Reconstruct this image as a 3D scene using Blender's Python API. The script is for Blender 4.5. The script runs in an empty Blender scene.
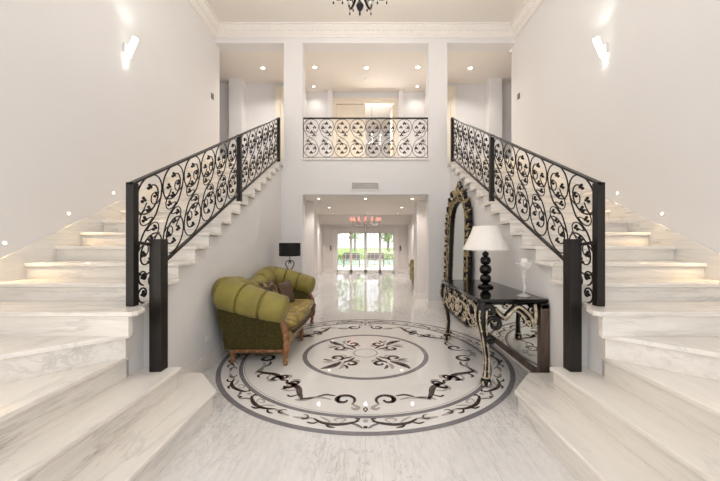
import bpy, bmesh, math, random
from math import sin, cos, pi, radians, sqrt, atan2
from mathutils import Vector, Matrix
random.seed(7)
SC = bpy.context.scene
COL = SC.collection

# ------------------------------------------------------------------ key dimensions
CAM_Z = 1.4
D_BACK = 6.65            # front face of the gallery wall
X_WALL = 3.125           # side walls of the hall
X_STAIR = 1.75           # face of the wall under each flight
X_RAIL = 1.77
Z_UP = 3.115             # upper floor
Z_CORN = 5.61
Z_CEIL = 5.80
Z_GAL = 5.504
Z_PASS = 2.356
D_FRONT = -1.2

# ------------------------------------------------------------------ materials
def lin(c):
    return tuple(((v/12.92) if v <= .04045 else ((v+.055)/1.055)**2.4) for v in c)

def new_mat(name):
    m = bpy.data.materials.new(name); m.use_nodes = True
    nt = m.node_tree; b = nt.nodes['Principled BSDF']
    return m, nt, b

def n(nt, typ, **kw):
    x = nt.nodes.new(typ)
    for k, v in kw.items(): setattr(x, k, v)
    return x

def mat_plain(name, c, rough=.5, metal=0., var=.06, scale=6., spec=.5, bump=0., bscale=40., sheen=0., coat=0.):
    """colour with a soft noise variation of its own"""
    m, nt, b = new_mat(name)
    tc = n(nt, 'ShaderNodeTexCoord'); no = n(nt, 'ShaderNodeTexNoise')
    no.inputs['Scale'].default_value = scale; no.inputs['Detail'].default_value = 4
    nt.links.new(tc.outputs['Object'], no.inputs['Vector'])
    rp = n(nt, 'ShaderNodeValToRGB')
    rp.color_ramp.elements[0].color = (*[v*(1-var) for v in c], 1); rp.color_ramp.elements[0].position = .3
    rp.color_ramp.elements[1].color = (*[min(1, v*(1+var)) for v in c], 1); rp.color_ramp.elements[1].position = .7
    nt.links.new(no.outputs['Fac'], rp.inputs['Fac']); nt.links.new(rp.outputs['Color'], b.inputs['Base Color'])
    b.inputs['Roughness'].default_value = rough; b.inputs['Metallic'].default_value = metal
    b.inputs['Specular IOR Level'].default_value = spec
    if sheen: b.inputs['Sheen Weight'].default_value = sheen; b.inputs['Sheen Roughness'].default_value = .4
    if coat: b.inputs['Coat Weight'].default_value = coat; b.inputs['Coat Roughness'].default_value = .08
    if bump:
        n2 = n(nt, 'ShaderNodeTexNoise'); n2.inputs['Scale'].default_value = bscale; n2.inputs['Detail'].default_value = 3
        bp = n(nt, 'ShaderNodeBump'); bp.inputs['Strength'].default_value = bump; bp.inputs['Distance'].default_value = .01
        nt.links.new(tc.outputs['Object'], n2.inputs['Vector']); nt.links.new(n2.outputs['Fac'], bp.inputs['Height'])
        nt.links.new(bp.outputs['Normal'], b.inputs['Normal'])
    return m

def mat_marble(name, base, tint, vein, rot=(0, 0, 0), scale=(1, 1, 1), rough=.2, vw=.035, vs=1.6, amount=.7, streak=.5, tile=0, spec=.5, dist=1.2):
    m, nt, b = new_mat(name)
    L = nt.links.new
    tc = n(nt, 'ShaderNodeTexCoord'); mp = n(nt, 'ShaderNodeMapping')
    mp.inputs['Rotation'].default_value = rot; mp.inputs['Scale'].default_value = scale
    L(tc.outputs['Object'], mp.inputs['Vector'])
    n1 = n(nt, 'ShaderNodeTexNoise'); n1.inputs['Scale'].default_value = vs; n1.inputs['Detail'].default_value = 8
    n1.inputs['Roughness'].default_value = .62; n1.inputs['Distortion'].default_value = dist
    L(mp.outputs['Vector'], n1.inputs['Vector'])
    s = n(nt, 'ShaderNodeMath', operation='SUBTRACT'); s.inputs[1].default_value = .5; L(n1.outputs['Fac'], s.inputs[0])
    a = n(nt, 'ShaderNodeMath', operation='ABSOLUTE'); L(s.outputs[0], a.inputs[0])
    mr = n(nt, 'ShaderNodeMapRange'); mr.inputs['From Min'].default_value = 0; mr.inputs['From Max'].default_value = vw
    mr.inputs['To Min'].default_value = amount; mr.inputs['To Max'].default_value = 0; L(a.outputs[0], mr.inputs['Value'])
    n3 = n(nt, 'ShaderNodeTexNoise'); n3.inputs['Scale'].default_value = .9; n3.inputs['Detail'].default_value = 2
    L(tc.outputs['Object'], n3.inputs['Vector'])
    g = n(nt, 'ShaderNodeMapRange'); g.inputs['From Min'].default_value = .38; g.inputs['From Max'].default_value = .62; L(n3.outputs['Fac'], g.inputs['Value'])
    mm = n(nt, 'ShaderNodeMath', operation='MULTIPLY'); L(mr.outputs['Result'], mm.inputs[0]); L(g.outputs['Result'], mm.inputs[1])
    n2 = n(nt, 'ShaderNodeTexNoise'); n2.inputs['Scale'].default_value = vs*2.3; n2.inputs['Detail'].default_value = 6
    n2.inputs['Roughness'].default_value = .7
    L(mp.outputs['Vector'], n2.inputs['Vector'])
    r2 = n(nt, 'ShaderNodeMapRange'); r2.inputs['From Min'].default_value = .42; r2.inputs['From Max'].default_value = .75
    r2.inputs['To Max'].default_value = streak; L(n2.outputs['Fac'], r2.inputs['Value'])
    m1 = n(nt, 'ShaderNodeMix', data_type='RGBA'); m1.inputs['A'].default_value = (*base, 1); m1.inputs['B'].default_value = (*tint, 1)
    L(r2.outputs['Result'], m1.inputs['Factor'])
    m2 = n(nt, 'ShaderNodeMix', data_type='RGBA'); m2.inputs['B'].default_value = (*vein, 1)
    L(mm.outputs[0], m2.inputs['Factor']); L(m1.outputs['Result'], m2.inputs['A'])
    out = m2.outputs['Result']
    if tile:
        bk = n(nt, 'ShaderNodeTexBrick'); bk.offset = 0
        bk.inputs['Scale'].default_value = 1; bk.inputs['Brick Width'].default_value = tile; bk.inputs['Row Height'].default_value = tile
        bk.inputs['Mortar Size'].default_value = .0018; bk.inputs['Mortar Smooth'].default_value = .2
        L(tc.outputs['Object'], bk.inputs['Vector'])
        m3 = n(nt, 'ShaderNodeMix', data_type='RGBA'); m3.inputs['B'].default_value = (*[v*.72 for v in base], 1)
        L(bk.outputs['Fac'], m3.inputs['Factor']); L(out, m3.inputs['A']); out = m3.outputs['Result']
    L(out, b.inputs['Base Color'])
    b.inputs['Roughness'].default_value = rough; b.inputs['Specular IOR Level'].default_value = spec
    return m

def mat_emit(name, c, strength):
    m, nt, b = new_mat(name)
    b.inputs['Base Color'].default_value = (*c, 1)
    b.inputs['Emission Color'].default_value = (*c, 1); b.inputs['Emission Strength'].default_value = strength
    return m

def mat_glass(name, tint=(1, 1, 1), refl=.9):
    """window glass: clear, with a surface reflection"""
    m, nt, b = new_mat(name); nt.nodes.remove(b)
    o = nt.nodes['Material Output']
    t = n(nt, 'ShaderNodeBsdfTransparent'); t.inputs['Color'].default_value = (*tint, 1)
    g = n(nt, 'ShaderNodeBsdfGlossy'); g.inputs['Roughness'].default_value = .02
    f = n(nt, 'ShaderNodeFresnel'); f.inputs['IOR'].default_value = 1.45
    mx = n(nt, 'ShaderNodeMixShader')
    nt.links.new(f.outputs[0], mx.inputs[0]); nt.links.new(t.outputs[0], mx.inputs[1]); nt.links.new(g.outputs[0], mx.inputs[2])
    nt.links.new(mx.outputs[0], o.inputs['Surface'])
    return m

def mat_mirror(name, c=(.86, .89, .86)):
    m, nt, b = new_mat(name)
    no = n(nt, 'ShaderNodeTexNoise'); no.inputs['Scale'].default_value = 3
    rp = n(nt, 'ShaderNodeMapRange'); rp.inputs['To Min'].default_value = .01; rp.inputs['To Max'].default_value = .03
    nt.links.new(no.outputs['Fac'], rp.inputs['Value']); nt.links.new(rp.outputs['Result'], b.inputs['Roughness'])
    b.inputs['Base Color'].default_value = (*c, 1); b.inputs['Metallic'].default_value = 1
    return m

def mat_two(name, c1, c2, scale, lo, hi, rough=.5, typ='noise', sheen=0., bump=0., spec=.5, rot=0., stretch=(1, 1, 1), metal=0.):
    """two-colour figured cloth, gilt or wood"""
    m, nt, b = new_mat(name); L = nt.links.new
    tc = n(nt, 'ShaderNodeTexCoord'); mp = n(nt, 'ShaderNodeMapping'); mp.inputs['Scale'].default_value = stretch; mp.inputs['Rotation'].default_value = (rot, rot, rot)
    L(tc.outputs['Object'], mp.inputs['Vector'])
    if typ == 'noise':
        t = n(nt, 'ShaderNodeTexNoise'); t.inputs['Scale'].default_value = scale; t.inputs['Detail'].default_value = 4; t.inputs['Distortion'].default_value = .6
        o = t.outputs['Fac']
    else:
        t = n(nt, 'ShaderNodeTexWave'); t.inputs['Scale'].default_value = scale; t.inputs['Distortion'].default_value = 1.0
        o = t.outputs['Fac']
    L(mp.outputs['Vector'], t.inputs['Vector'])
    rp = n(nt, 'ShaderNodeValToRGB')
    rp.color_ramp.elements[0].color = (*c1, 1); rp.color_ramp.elements[0].position = lo
    rp.color_ramp.elements[1].color = (*c2, 1); rp.color_ramp.elements[1].position = hi
    L(o, rp.inputs['Fac']); L(rp.outputs['Color'], b.inputs['Base Color'])
    b.inputs['Roughness'].default_value = rough; b.inputs['Specular IOR Level'].default_value = spec; b.inputs['Metallic'].default_value = metal
    if sheen: b.inputs['Sheen Weight'].default_value = sheen; b.inputs['Sheen Roughness'].default_value = .4
    if bump:
        bp = n(nt, 'ShaderNodeBump'); bp.inputs['Strength'].default_value = bump; bp.inputs['Distance'].default_value = .01
        L(o, bp.inputs['Height']); L(bp.outputs['Normal'], b.inputs['Normal'])
    return m

M = {}
M['wall'] = mat_plain('painted_wall', (.735, .715, .705), .75, var=.012, scale=1.5, spec=.2)
M['wall_far'] = mat_plain('painted_far_wall', (.75, .70, .67), .75, var=.012, scale=1.5, spec=.2)
M['wall_grey'] = mat_plain('painted_grey_wall', (.68, .66, .66), .75, var=.012, scale=1.5, spec=.2)
M['ceiling'] = mat_plain('ceiling_paint', (.74, .70, .65), .8, var=.01, scale=1.5, spec=.2)
M['ceiling_white'] = mat_plain('white_ceiling_paint', (.78, .72, .66), .8, var=.01, scale=1.5, spec=.2)
M['plaster'] = mat_plain('white_plaster', (.79, .75, .71), .6, var=.02, scale=9, spec=.3)
M['white_trim'] = mat_plain('white_trim_paint', (.80, .76, .72), .4, var=.01)
M['cream_door'] = mat_plain('cream_door_paint', (.75, .67, .56), .45, var=.02)
M['floor'] = mat_marble('floor_marble', (.78, .755, .735), (.62, .61, .605), (.36, .355, .36), rot=(0, 0, .45), scale=(5.0, 1.3, 1), rough=.018, vs=2.6, streak=.8, amount=.7, vw=.03, tile=.8, spec=.85)
M['stair'] = mat_marble('stair_marble', (.80, .76, .705), (.64, .605, .56), (.40, .375, .355), rot=(.5, .35, .25), scale=(7.0, .9, 9.0), rough=.2, vs=1.1, streak=.75, amount=.6, vw=.035, dist=.5)
M['stair_x'] = mat_marble('stair_marble_cross', (.79, .745, .685), (.63, .59, .54), (.38, .355, .335), rot=(.1, .45, .15), scale=(.8, 6.0, 7.0), rough=.2, vs=1.0, streak=.75, amount=.5, vw=.04, dist=.35)
M['stair_pale'] = mat_marble('stair_tread_marble', (.80, .755, .695), (.68, .64, .59), (.48, .45, .42), rot=(.3, .2, .3), scale=(5.0, 1.0, 6.0), rough=.18, vs=1.0, streak=.6, amount=.45, vw=.035, dist=.5)
M['medal'] = mat_marble('medallion_white_marble', (.80, .775, .745), (.76, .735, .70), (.66, .64, .62), scale=(1, 1, 1), rough=.022, spec=.7, vs=1.2, streak=.6, amount=.3)
M['inlay_grey'] = mat_marble('inlay_grey_marble', (.20, .19, .20), (.27, .26, .27), (.40, .39, .39), rough=.12, vs=4, amount=.3)
M['inlay_dark'] = mat_marble('inlay_dark_marble', (.055, .036, .03), (.11, .075, .062), (.2, .15, .13), rough=.12, vs=6, amount=.25)
M['inlay_mid'] = mat_marble('inlay_taupe_marble', (.42, .38, .35), (.50, .46, .43), (.3, .28, .27), rough=.12, vs=6, amount=.3)
M['iron'] = mat_plain('black_wrought_iron', (.014, .011, .010), .42, var=.25, scale=12, spec=.25)
M['iron_post'] = mat_plain('black_painted_steel', (.016, .013, .011), .36, var=.15, scale=5, spec=.3)
M['velvet'] = mat_plain('olive_velvet', (.25, .205, .05), .55, var=.16, scale=7, spec=.25, sheen=.10)
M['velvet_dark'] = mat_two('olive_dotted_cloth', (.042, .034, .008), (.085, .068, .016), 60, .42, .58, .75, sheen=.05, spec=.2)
M['damask'] = mat_two('gold_damask', (.20, .125, .014), (.44, .32, .055), 13, .42, .6, .5, sheen=.1, bump=.3)
M['fringe'] = mat_two('dark_fringe', (.02, .013, .008), (.10, .06, .02), 45, .4, .6, .8)
M['wood'] = mat_two('gilded_walnut', (.16, .06, .022), (.36, .17, .065), 18, .35, .65, .35, bump=.3)
M['brown_wood'] = mat_two('dark_stained_wood', (.055, .035, .025), (.13, .09, .065), 12, .35, .65, .4, stretch=(1, 1, .15))
M['pillow1'] = mat_two('brown_gold_figured_cloth', (.035, .017, .010), (.30, .19, .07), 16, .5, .6, .7)
M['pillow2'] = mat_two('brown_striped_cloth', (.05, .024, .018), (.15, .085, .055), 9, .4, .6, .6, typ='wave', rot=.4)
M['black_gloss'] = mat_plain('black_lacquer', (.007, .006, .006), .10, var=.2, spec=.35)
M['black_carved'] = mat_plain('black_carved_wood', (.010, .008, .007), .3, var=.3, scale=20, spec=.3)
M['cream_gilt'] = mat_two('rubbed_champagne_gilding', (.26, .20, .13), (.66, .56, .42), 30, .3, .6, .35, metal=.25)
M['gold_gilt'] = mat_two('antique_gold_leaf', (.10, .065, .03), (.50, .38, .20), 22, .35, .62, .4, metal=.3)
M['shade_white'] = mat_plain('ivory_pleated_silk', (.83, .79, .74), .8, var=.02, spec=.2)
M['shade_black'] = mat_plain('black_silk', (.012, .011, .012), .7, var=.2, spec=.3)
M['brass'] = mat_plain('aged_brass', (.45, .30, .12), .3, metal=.9, var=.1)
M['nickel'] = mat_plain('brushed_nickel', (.62, .60, .58), .25, metal=.9, var=.05)
M['white_plastic'] = mat_plain('white_plastic', (.78, .77, .75), .4, var=.01)
M['grey_plastic'] = mat_plain('grey_plastic', (.16, .15, .15), .4, var=.05)
M['mirror'] = mat_mirror('mirror_glass')
M['pane'] = mat_glass('window_glass')
M['crystal'] = mat_glass('clear_crystal', (.95, .95, .95))
m_, nt_, b_ = new_mat('milky_crystal'); M['milky'] = m_
b_.inputs['Base Color'].default_value = (.86, .84, .81, 1); b_.inputs['Roughness'].default_value = .12; b_.inputs['Alpha'].default_value = .34
M['lamp_warm'] = mat_emit('warm_lamp', (1, .78, .50), 5)
M['lamp_down'] = mat_emit('downlight_lamp', (1, .88, .72), 12)
M['lamp_sconce'] = mat_emit('sconce_lamp', (.94, 1, .90), 9)
M['sconce_glass'] = mat_emit('lit_frosted_glass', (.96, 1, .93), .8)
M['lamp_bulb'] = mat_emit('candle_bulb', (1, .80, .62), 6)
M['shade_pink'] = mat_emit('lit_pink_shade', (1, .46, .36), .45)
M['leaf_dark'] = mat_plain('dark_leaf', (.16, .27, .10), .6, var=.4, scale=2)
M['leaf_mid'] = mat_plain('fresh_leaf', (.32, .46, .18), .6, var=.35, scale=2)
M['leaf_pale'] = mat_plain('pale_leaf', (.55, .63, .40), .6, var=.3, scale=2)
M['bark'] = mat_plain('bark', (.26, .22, .17), .9, var=.3)
M['lawn'] = mat_plain('lawn', (.22, .33, .10), .9, var=.3, scale=3)
M['terrace'] = mat_plain('pale_terrace_stone', (.66, .64, .60), .6, var=.06)
M['water'] = mat_plain('pool_water', (.45, .58, .62), .05, var=.15, scale=2)
M['teak'] = mat_plain('dark_rattan', (.16, .14, .13), .7, var=.2, scale=20)

# ------------------------------------------------------------------ mesh builder
class MB:
    def __init__(self): self.v = []; self.f = []; self.mi = []; self.cur = 0
    def add(self, vs, fs):
        o = len(self.v); self.v += [tuple(p) for p in vs]
        for f in fs: self.f.append([i+o for i in f]); self.mi.append(self.cur)
        return self
    def box(self, x0, x1, y0, y1, z0, z1):
        x0, x1 = min(x0, x1), max(x0, x1)
        vs = [(x, y, z) for z in (z0, z1) for (x, y) in ((x0, y0), (x1, y0), (x1, y1), (x0, y1))]
        return self.add(vs, [(3, 2, 1, 0), (4, 5, 6, 7), (0, 1, 5, 4), (1, 2, 6, 5), (2, 3, 7, 6), (3, 0, 4, 7)])
    def prism(self, poly, a0, a1, axis='z'):
        """extrude a 2D outline; axis z: (x,y); axis x: (y,z); axis y: (x,z)"""
        k = len(poly)
        def P(p, a):
            return (p[0], p[1], a) if axis == 'z' else ((a, p[0], p[1]) if axis == 'x' else (p[0], a, p[1]))
        vs = [P(p, a0) for p in poly] + [P(p, a1) for p in poly]
        fs = [tuple(range(k))[::-1], tuple(range(k, 2*k))] + [(i, (i+1) % k, k+(i+1) % k, k+i) for i in range(k)]
        return self.add(vs, fs)
    def tube(self, pts, rad, sides=6, cap=True, flat=None):
        """sweep a circle (or an ellipse: flat = (normal, ratio)) along points"""
        pts = [Vector(p) for p in pts]; m = len(pts)
        if not isinstance(rad, (list, tuple)): rad = [rad]*m
        t0 = (pts[1]-pts[0]).normalized()
        up = Vector((0, 0, 1)) if abs(t0.z) < .9 else Vector((1, 0, 0))
        nn = t0.cross(up).normalized(); vs = []
        for i, p in enumerate(pts):
            t = (pts[min(i+1, m-1)]-pts[max(i-1, 0)])
            t = t.normalized() if t.length > 1e-9 else t0
            nn = (nn - t*nn.dot(t)); nn = nn.normalized() if nn.length > 1e-6 else t.orthogonal().normalized()
            bb = t.cross(nn)
            for j in range(sides):
                a = 2*pi*j/sides
                vs.append(p + (nn*cos(a)+bb*sin(a))*rad[i])
        fs = [(i*sides+j, i*sides+(j+1) % sides, (i+1)*sides+(j+1) % sides, (i+1)*sides+j) for i in range(m-1) for j in range(sides)]
        if cap: fs += [tuple(range(sides))[::-1], tuple((m-1)*sides+j for j in range(sides))]
        return self.add(vs, fs)
    def lathe(self, prof, c=(0, 0, 0), seg=24, flute=0, fl=0., cap=True):
        vs = []; m = len(prof)
        for (r, z) in prof:
            for j in range(seg):
                a = 2*pi*j/seg
                rr = r*(1+fl*cos(flute*a)) if flute else r
                vs.append((c[0]+rr*cos(a), c[1]+rr*sin(a), c[2]+z))
        fs = [(i*seg+j, i*seg+(j+1) % seg, (i+1)*seg+(j+1) % seg, (i+1)*seg+j) for i in range(m-1) for j in range(seg)]
        if cap: fs += [tuple(range(seg))[::-1], tuple((m-1)*seg+j for j in range(seg))]
        return self.add(vs, fs)
    def ball(self, c, r, seg=8, rings=5, sc=(1, 1, 1)):
        vs = [(c[0], c[1], c[2]-r*sc[2])]
        for i in range(1, rings):
            t = -pi/2+pi*i/rings
            for j in range(seg):
                a = 2*pi*j/seg
                vs.append((c[0]+r*sc[0]*cos(t)*cos(a), c[1]+r*sc[1]*cos(t)*sin(a), c[2]+r*sc[2]*sin(t)))
        vs.append((c[0], c[1], c[2]+r*sc[2])); e = len(vs)-1; fs = []
        for j in range(seg): fs.append((0, 1+(j+1) % seg, 1+j))
        for i in range(rings-2):
            for j in range(seg):
                a = 1+i*seg+j; b2 = 1+i*seg+(j+1) % seg; fs.append((a, b2, b2+seg, a+seg))
        for j in range(seg): fs.append((e, 1+(rings-2)*seg+j, 1+(rings-2)*seg+(j+1) % seg))
        return self.add(vs, fs)
    def grid(self, rows, closed=False):
        m = len(rows); k = len(rows[0]); vs = [p for r in rows for p in r]
        fs = [(i*k+j, i*k+(j+1) % k, (i+1)*k+(j+1) % k, (i+1)*k+j) for i in range(m-1) for j in range(k if closed else k-1)]
        return self.add(vs, fs)
    def ribbon(self, pts, w, z):
        """flat strip of changing width lying at height z"""
        m = len(pts)
        if not isinstance(w, (list, tuple)): w = [w]*m
        vs = []
        for i, p in enumerate(pts):
            a = pts[max(i-1, 0)]; b = pts[min(i+1, m-1)]
            dx, dy = b[0]-a[0], b[1]-a[1]; l = sqrt(dx*dx+dy*dy) or 1
            nx, ny = -dy/l*w[i]/2, dx/l*w[i]/2
            vs += [(p[0]+nx, p[1]+ny, z), (p[0]-nx, p[1]-ny, z)]
        return self.add(vs, [(2*i, 2*i+1, 2*i+3, 2*i+2) for i in range(m-1)])
    def disc(self, c, r, z, seg=64):
        return self.add([(c[0]+r*cos(2*pi*j/seg), c[1]+r*sin(2*pi*j/seg), z) for j in range(seg)], [tuple(range(seg))])
    def ring(self, c, r0, r1, z, seg=128):
        vs = []
        for j in range(seg):
            a = 2*pi*j/seg
            vs += [(c[0]+r0*cos(a), c[1]+r0*sin(a), z), (c[0]+r1*cos(a), c[1]+r1*sin(a), z)]
        return self.add(vs, [(2*j, 2*j+1, (2*j+3) % (2*seg), (2*j+2) % (2*seg)) for j in range(seg)])
    def build(self, name, mat, parent=None, smooth=False, bevel=0., weld=False, recalc=True, subsurf=0, loc=None):
        me = bpy.data.meshes.new(name)
        vs = self.v
        off = Vector(loc) if loc is not None else (parent['_w'] if parent is not None and '_w' in parent else None)
        if off is not None: vs = [(p[0]-off[0], p[1]-off[1], p[2]-off[2]) for p in vs]
        me.from_pydata(vs, [], self.f)
        mats = mat if isinstance(mat, (list, tuple)) else [mat]
        for q in mats: me.materials.append(q)
        if len(mats) > 1: me.polygons.foreach_set('material_index', self.mi)
        if recalc or weld:
            bm = bmesh.new(); bm.from_mesh(me)
            if weld: bmesh.ops.remove_doubles(bm, verts=bm.verts, dist=1e-5)
            if recalc: bmesh.ops.recalc_face_normals(bm, faces=bm.faces)
            bm.to_mesh(me); bm.free()
        if smooth: me.polygons.foreach_set('use_smooth', [True]*len(me.polygons))
        me.update()
        o = bpy.data.objects.new(name, me); COL.objects.link(o)
        if parent is not None: o.parent = parent
        elif loc is not None: o.location = loc
        if bevel:
            b = o.modifiers.new('bevel', 'BEVEL'); b.width = bevel; b.segments = 2; b.limit_method = 'ANGLE'; b.angle_limit = radians(40)
        if subsurf:
            b = o.modifiers.new('subsurf', 'SUBSURF'); b.levels = subsurf; b.render_levels = subsurf
        return o

def tag(o, label=None, cat=None, group=None, kind=None):
    if label: o['label'] = label
    if cat: o['category'] = cat
    if group: o['group'] = group
    if kind: o['kind'] = kind
    return o

THINGS = []
def thing(name, loc, label, cat, group=None, world=True):
    """an Empty at the thing's base; world=True: its parts are drawn in room coordinates"""
    o = bpy.data.objects.new(name, None); COL.objects.link(o); o.location = loc; o.empty_display_size = .1
    if world: o['_w'] = list(loc)
    THINGS.append(o)
    return tag(o, label, cat, group)

def struct(name, mb, mat, parent=None, **kw):
    o = mb.build(name, mat, parent, **kw)
    if parent is None: o['kind'] = 'structure'
    return o

def copy_tree(o, parent=None):
    c = o.copy(); COL.objects.link(c); c.parent = parent
    for ch in [q for q in o.children]: copy_tree(ch, c)
    return c

def spline(pts, k=8):
    """Catmull-Rom through points (tuples of any length)"""
    out = []; m = len(pts)
    for i in range(m-1):
        p0 = pts[max(i-1, 0)]; p1 = pts[i]; p2 = pts[i+1]; p3 = pts[min(i+2, m-1)]
        for j in range(k):
            t = j/k
            out.append(tuple(.5*((2*b)+(-a+c)*t+(2*a-5*b+4*c-d)*t*t+(-a+3*b-3*c+d)*t**3) for a, b, c, d in zip(p0, p1, p2, p3)))
    out.append(tuple(pts[-1])); return out

def spiral(c, r0, r1, a0, a1, k=16):
    return [(c[0]+(r0+(r1-r0)*i/k)*cos(a0+(a1-a0)*i/k), c[1]+(r0+(r1-r0)*i/k)*sin(a0+(a1-a0)*i/k)) for i in range(k+1)]

# ------------------------------------------------------------------ the hall shell
D2, D3 = 7.7, 8.2        # second, narrower opening of the passage
fl = MB()
fl.box(-6, 6, D_FRONT, 14.0, -.2, 0)
struct('floor', fl, M['floor'])

# side walls (they stop just past the gallery edge)
for s, nm in ((-1, 'left'), (1, 'right')):
    w = MB(); w.box(s*X_WALL, s*(X_WALL+.2), D_FRONT, 6.85, 0, Z_CEIL+.15)
    struct('wall_'+nm, w, M['wall'])

# gallery wall: two piers, lintel over the passage, beam under the cornice
w = MB()
for s in (-1, 1):
    w.box(s*1.31, s*1.70, D_BACK, D_BACK+.3, 0, Z_GAL)
    w.box(s*1.70, s*X_WALL, D_BACK, D_BACK+.3, 0, Z_UP-.16)
w.box(-1.31, 1.31, D_BACK, D_BACK+.3, Z_PASS, Z_UP-.045)
w.box(-X_WALL, X_WALL, D_BACK, D_BACK+.3, Z_GAL, Z_CEIL+.15)
struct('wall_gallery', w, M['wall'])
# marble edge of the gallery floor
w = MB(); w.box(-1.31, 1.31, D_BACK-.03, D_BACK+.3, Z_UP-.045, Z_UP)
for s in (-1, 1): w.box(s*1.70, s*X_WALL, D_BACK-.02, D_BACK+.3, Z_UP-.16, Z_UP)
struct('trim_1', w, M['stair'])

# ceilings
c = MB(); c.box(-X_WALL, X_WALL, D_FRONT, D_BACK+.3, Z_CEIL, Z_CEIL+.15)
struct('ceiling', c, M['ceiling'])
# cornice: a swept profile along three walls
prof = [(0, Z_CORN), (.018, Z_CORN), (.022, Z_CORN+.03), (.05, Z_CORN+.05), (.075, Z_CORN+.09), (.12, Z_CORN+.12), (.16, Z_CORN+.15), (.165, Z_CORN+.17), (.20, Z_CORN+.172), (.205, Z_CEIL)]
co = MB()
def crow(px, py, dx, dy):
    return [(px+dx*a, py+dy*a, z) for a, z in prof]
co.grid([crow(-X_WALL, D_FRONT, 1, 0), crow(-X_WALL, D_BACK, 1, -1), crow(X_WALL, D_BACK, -1, -1), crow(X_WALL, D_FRONT, -1, 0)])
# small repeated leaves of the moulding
for s in (-1, 1):
    for i in range(60):
        y = D_BACK-.1-i*.1
        co.ball((s*(X_WALL-.085), y, Z_CORN+.105), .032, 6, 4, (.7, 1, .8))
for i in range(62):
    x = -X_WALL+.1+i*.097
    co.ball((x, D_BACK-.085, Z_CORN+.105), .032, 6, 4, (1, .7, .8))
struct('trim_2', co, M['plaster'], recalc=False)

# gallery: ceiling, floor slab, back walls
g = MB(); g.box(-6, 6, D_BACK+.3, 12, Z_GAL, Z_GAL+.15); struct('ceiling_gallery', g, M['ceiling_white'])
g = MB(); g.box(-6, 6, D_BACK+.3, 12, Z_PASS+.12, Z_UP); struct('floor_gallery', g, M['stair'])
g = MB()
DB, DC = 8.36, 8.85
for s in (-1, 1):
    g.box(s*1.62, s*6, DB, DB+.15, Z_UP, Z_GAL)                      # side walls behind the stair heads
    g.box(s*1.62, s*1.72, DB+.15, DC+.15, Z_UP, Z_GAL)               # returns of the central recess
    g.box(s*.98, s*1.62, DC-.02, DC+.15, Z_UP, Z_GAL)
    g.box(s*5.8, s*6.0, D_BACK+.3, DB, Z_UP, Z_GAL)                  # far ends of the gallery
    g.box(s*(X_WALL+.2), s*6, 6.70, 6.85, Z_UP, Z_GAL)
g.box(-.98, .98, DC, DC+.15, Z_UP+2.0+.16, Z_GAL)
struct('wall_gallery_back', g, M['wall_grey'])
g = MB()
for s in (-1, 1):
    g.box(s*.90, s*1.03, DC-.14, DC+.1, Z_UP, Z_GAL)                 # slim pilasters beside the door
    g.box(s*3.12, s*3.45, DB-.28, DB, Z_UP, Z_GAL)                   # piers seen over the stair heads
struct('wall_gallery_piers', g, M['wall'])
# room behind the open upstairs door
g = MB(); g.box(-2.5, 2.5, 11.8, 11.95, Z_UP, Z_GAL); g.box(-2.5, -2.35, DC+.15, 11.8, Z_UP, Z_GAL); g.box(2.35, 2.5, DC+.15, 11.8, Z_UP, Z_GAL)
struct('wall_upper_room', g, M['wall'])

# upstairs doors
zt = Z_UP+2.05
d1 = MB()
for s in (-1, 1): d1.box(s*.80, s*.90, DC-.06, DC+.12, Z_UP, zt)
d1.box(-.90, .90, DC-.06, DC+.12, zt, zt+.10); d1.box(-.93, .93, DC-.09, DC-.02, zt+.10, zt+.14)
door1 = struct('door_1', d1, M['cream_door'])
q = MB(); q.box(-.79, -.005, DC, DC+.045, Z_UP+.01, zt-.01)
for z0, z1 in ((Z_UP+.15, Z_UP+.85), (Z_UP+1.0, zt-.15)): q.box(-.68, -.12, DC-.012, DC, z0, z1)
tag(q.build('door_leaf', M['cream_door'], door1, bevel=.006), 'closed cream door leaf')
q = MB(); q.box(.745, .79, DC+.05, DC+.83, Z_UP+.01, zt-.01)
leaf2 = q.build('door_leaf', M['cream_door'], door1, bevel=.006); tag(leaf2, 'cream door leaf standing open')
q = MB(); q.box(.715, .745, DC+.70, DC+.74, Z_UP+.95, Z_UP+1.15); q.build('handle', M['brass'], leaf2)
k = 2
for s in (-1, 1):
    q = MB(); x0 = 2.22
    q.box(s*(x0-.52), s*(x0-.40), DB-.05, DB, Z_UP, zt+.16); q.box(s*x0, s*(x0+.12), DB-.05, DB, Z_UP, zt+.16)
    q.box(s*(x0-.52), s*(x0+.12), DB-.05, DB, zt+.16, zt+.24)
    dd = struct('door_%d' % k, q, M['cream_door']); k += 1
    q = MB(); q.box(s*(x0-.40), s*x0, DB-.03, DB-.005, Z_UP, zt+.16); q.build('door_leaf', M['cream_door'], dd)

# passage and garden room
p = MB()
for s in (-1, 1):
    p.box(s*1.31, s*1.9, D_BACK+.3, D2, 0, Z_PASS) if False else None
    p.box(s*1.55, s*1.75, D_BACK+.3, D2, 0, Z_PASS)
    p.box(s*1.24, s*3.9, D2, D3, 0, Z_PASS+.12)
    p.box(s*3.9, s*4.1, D2, 8.6, 0, 2.6); p.box(s*3.9, s*4.1, 11.9, 12.3, 0, 2.6); p.box(s*3.9, s*4.1, 8.6, 11.9, 2.15, 2.6)
    p.box(s*1.85, s*4.1, 12.3, 14.2, 0, 2.6)
struct('wall_garden_room', p, M['wall_far'])
p = MB(); p.box(-1.9, 1.9, D_BACK+.3, 10.6, Z_PASS, Z_PASS+.12)
for s in (-1, 1): p.box(s*1.9, s*4.1, D3, 10.6, Z_PASS, Z_PASS+.12)
p.box(-4.1, 4.1, 10.6, 14.2, 2.45, 2.6); p.box(-4.1, 4.1, 10.6, 10.75, Z_PASS+.12, 2.6)
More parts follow.
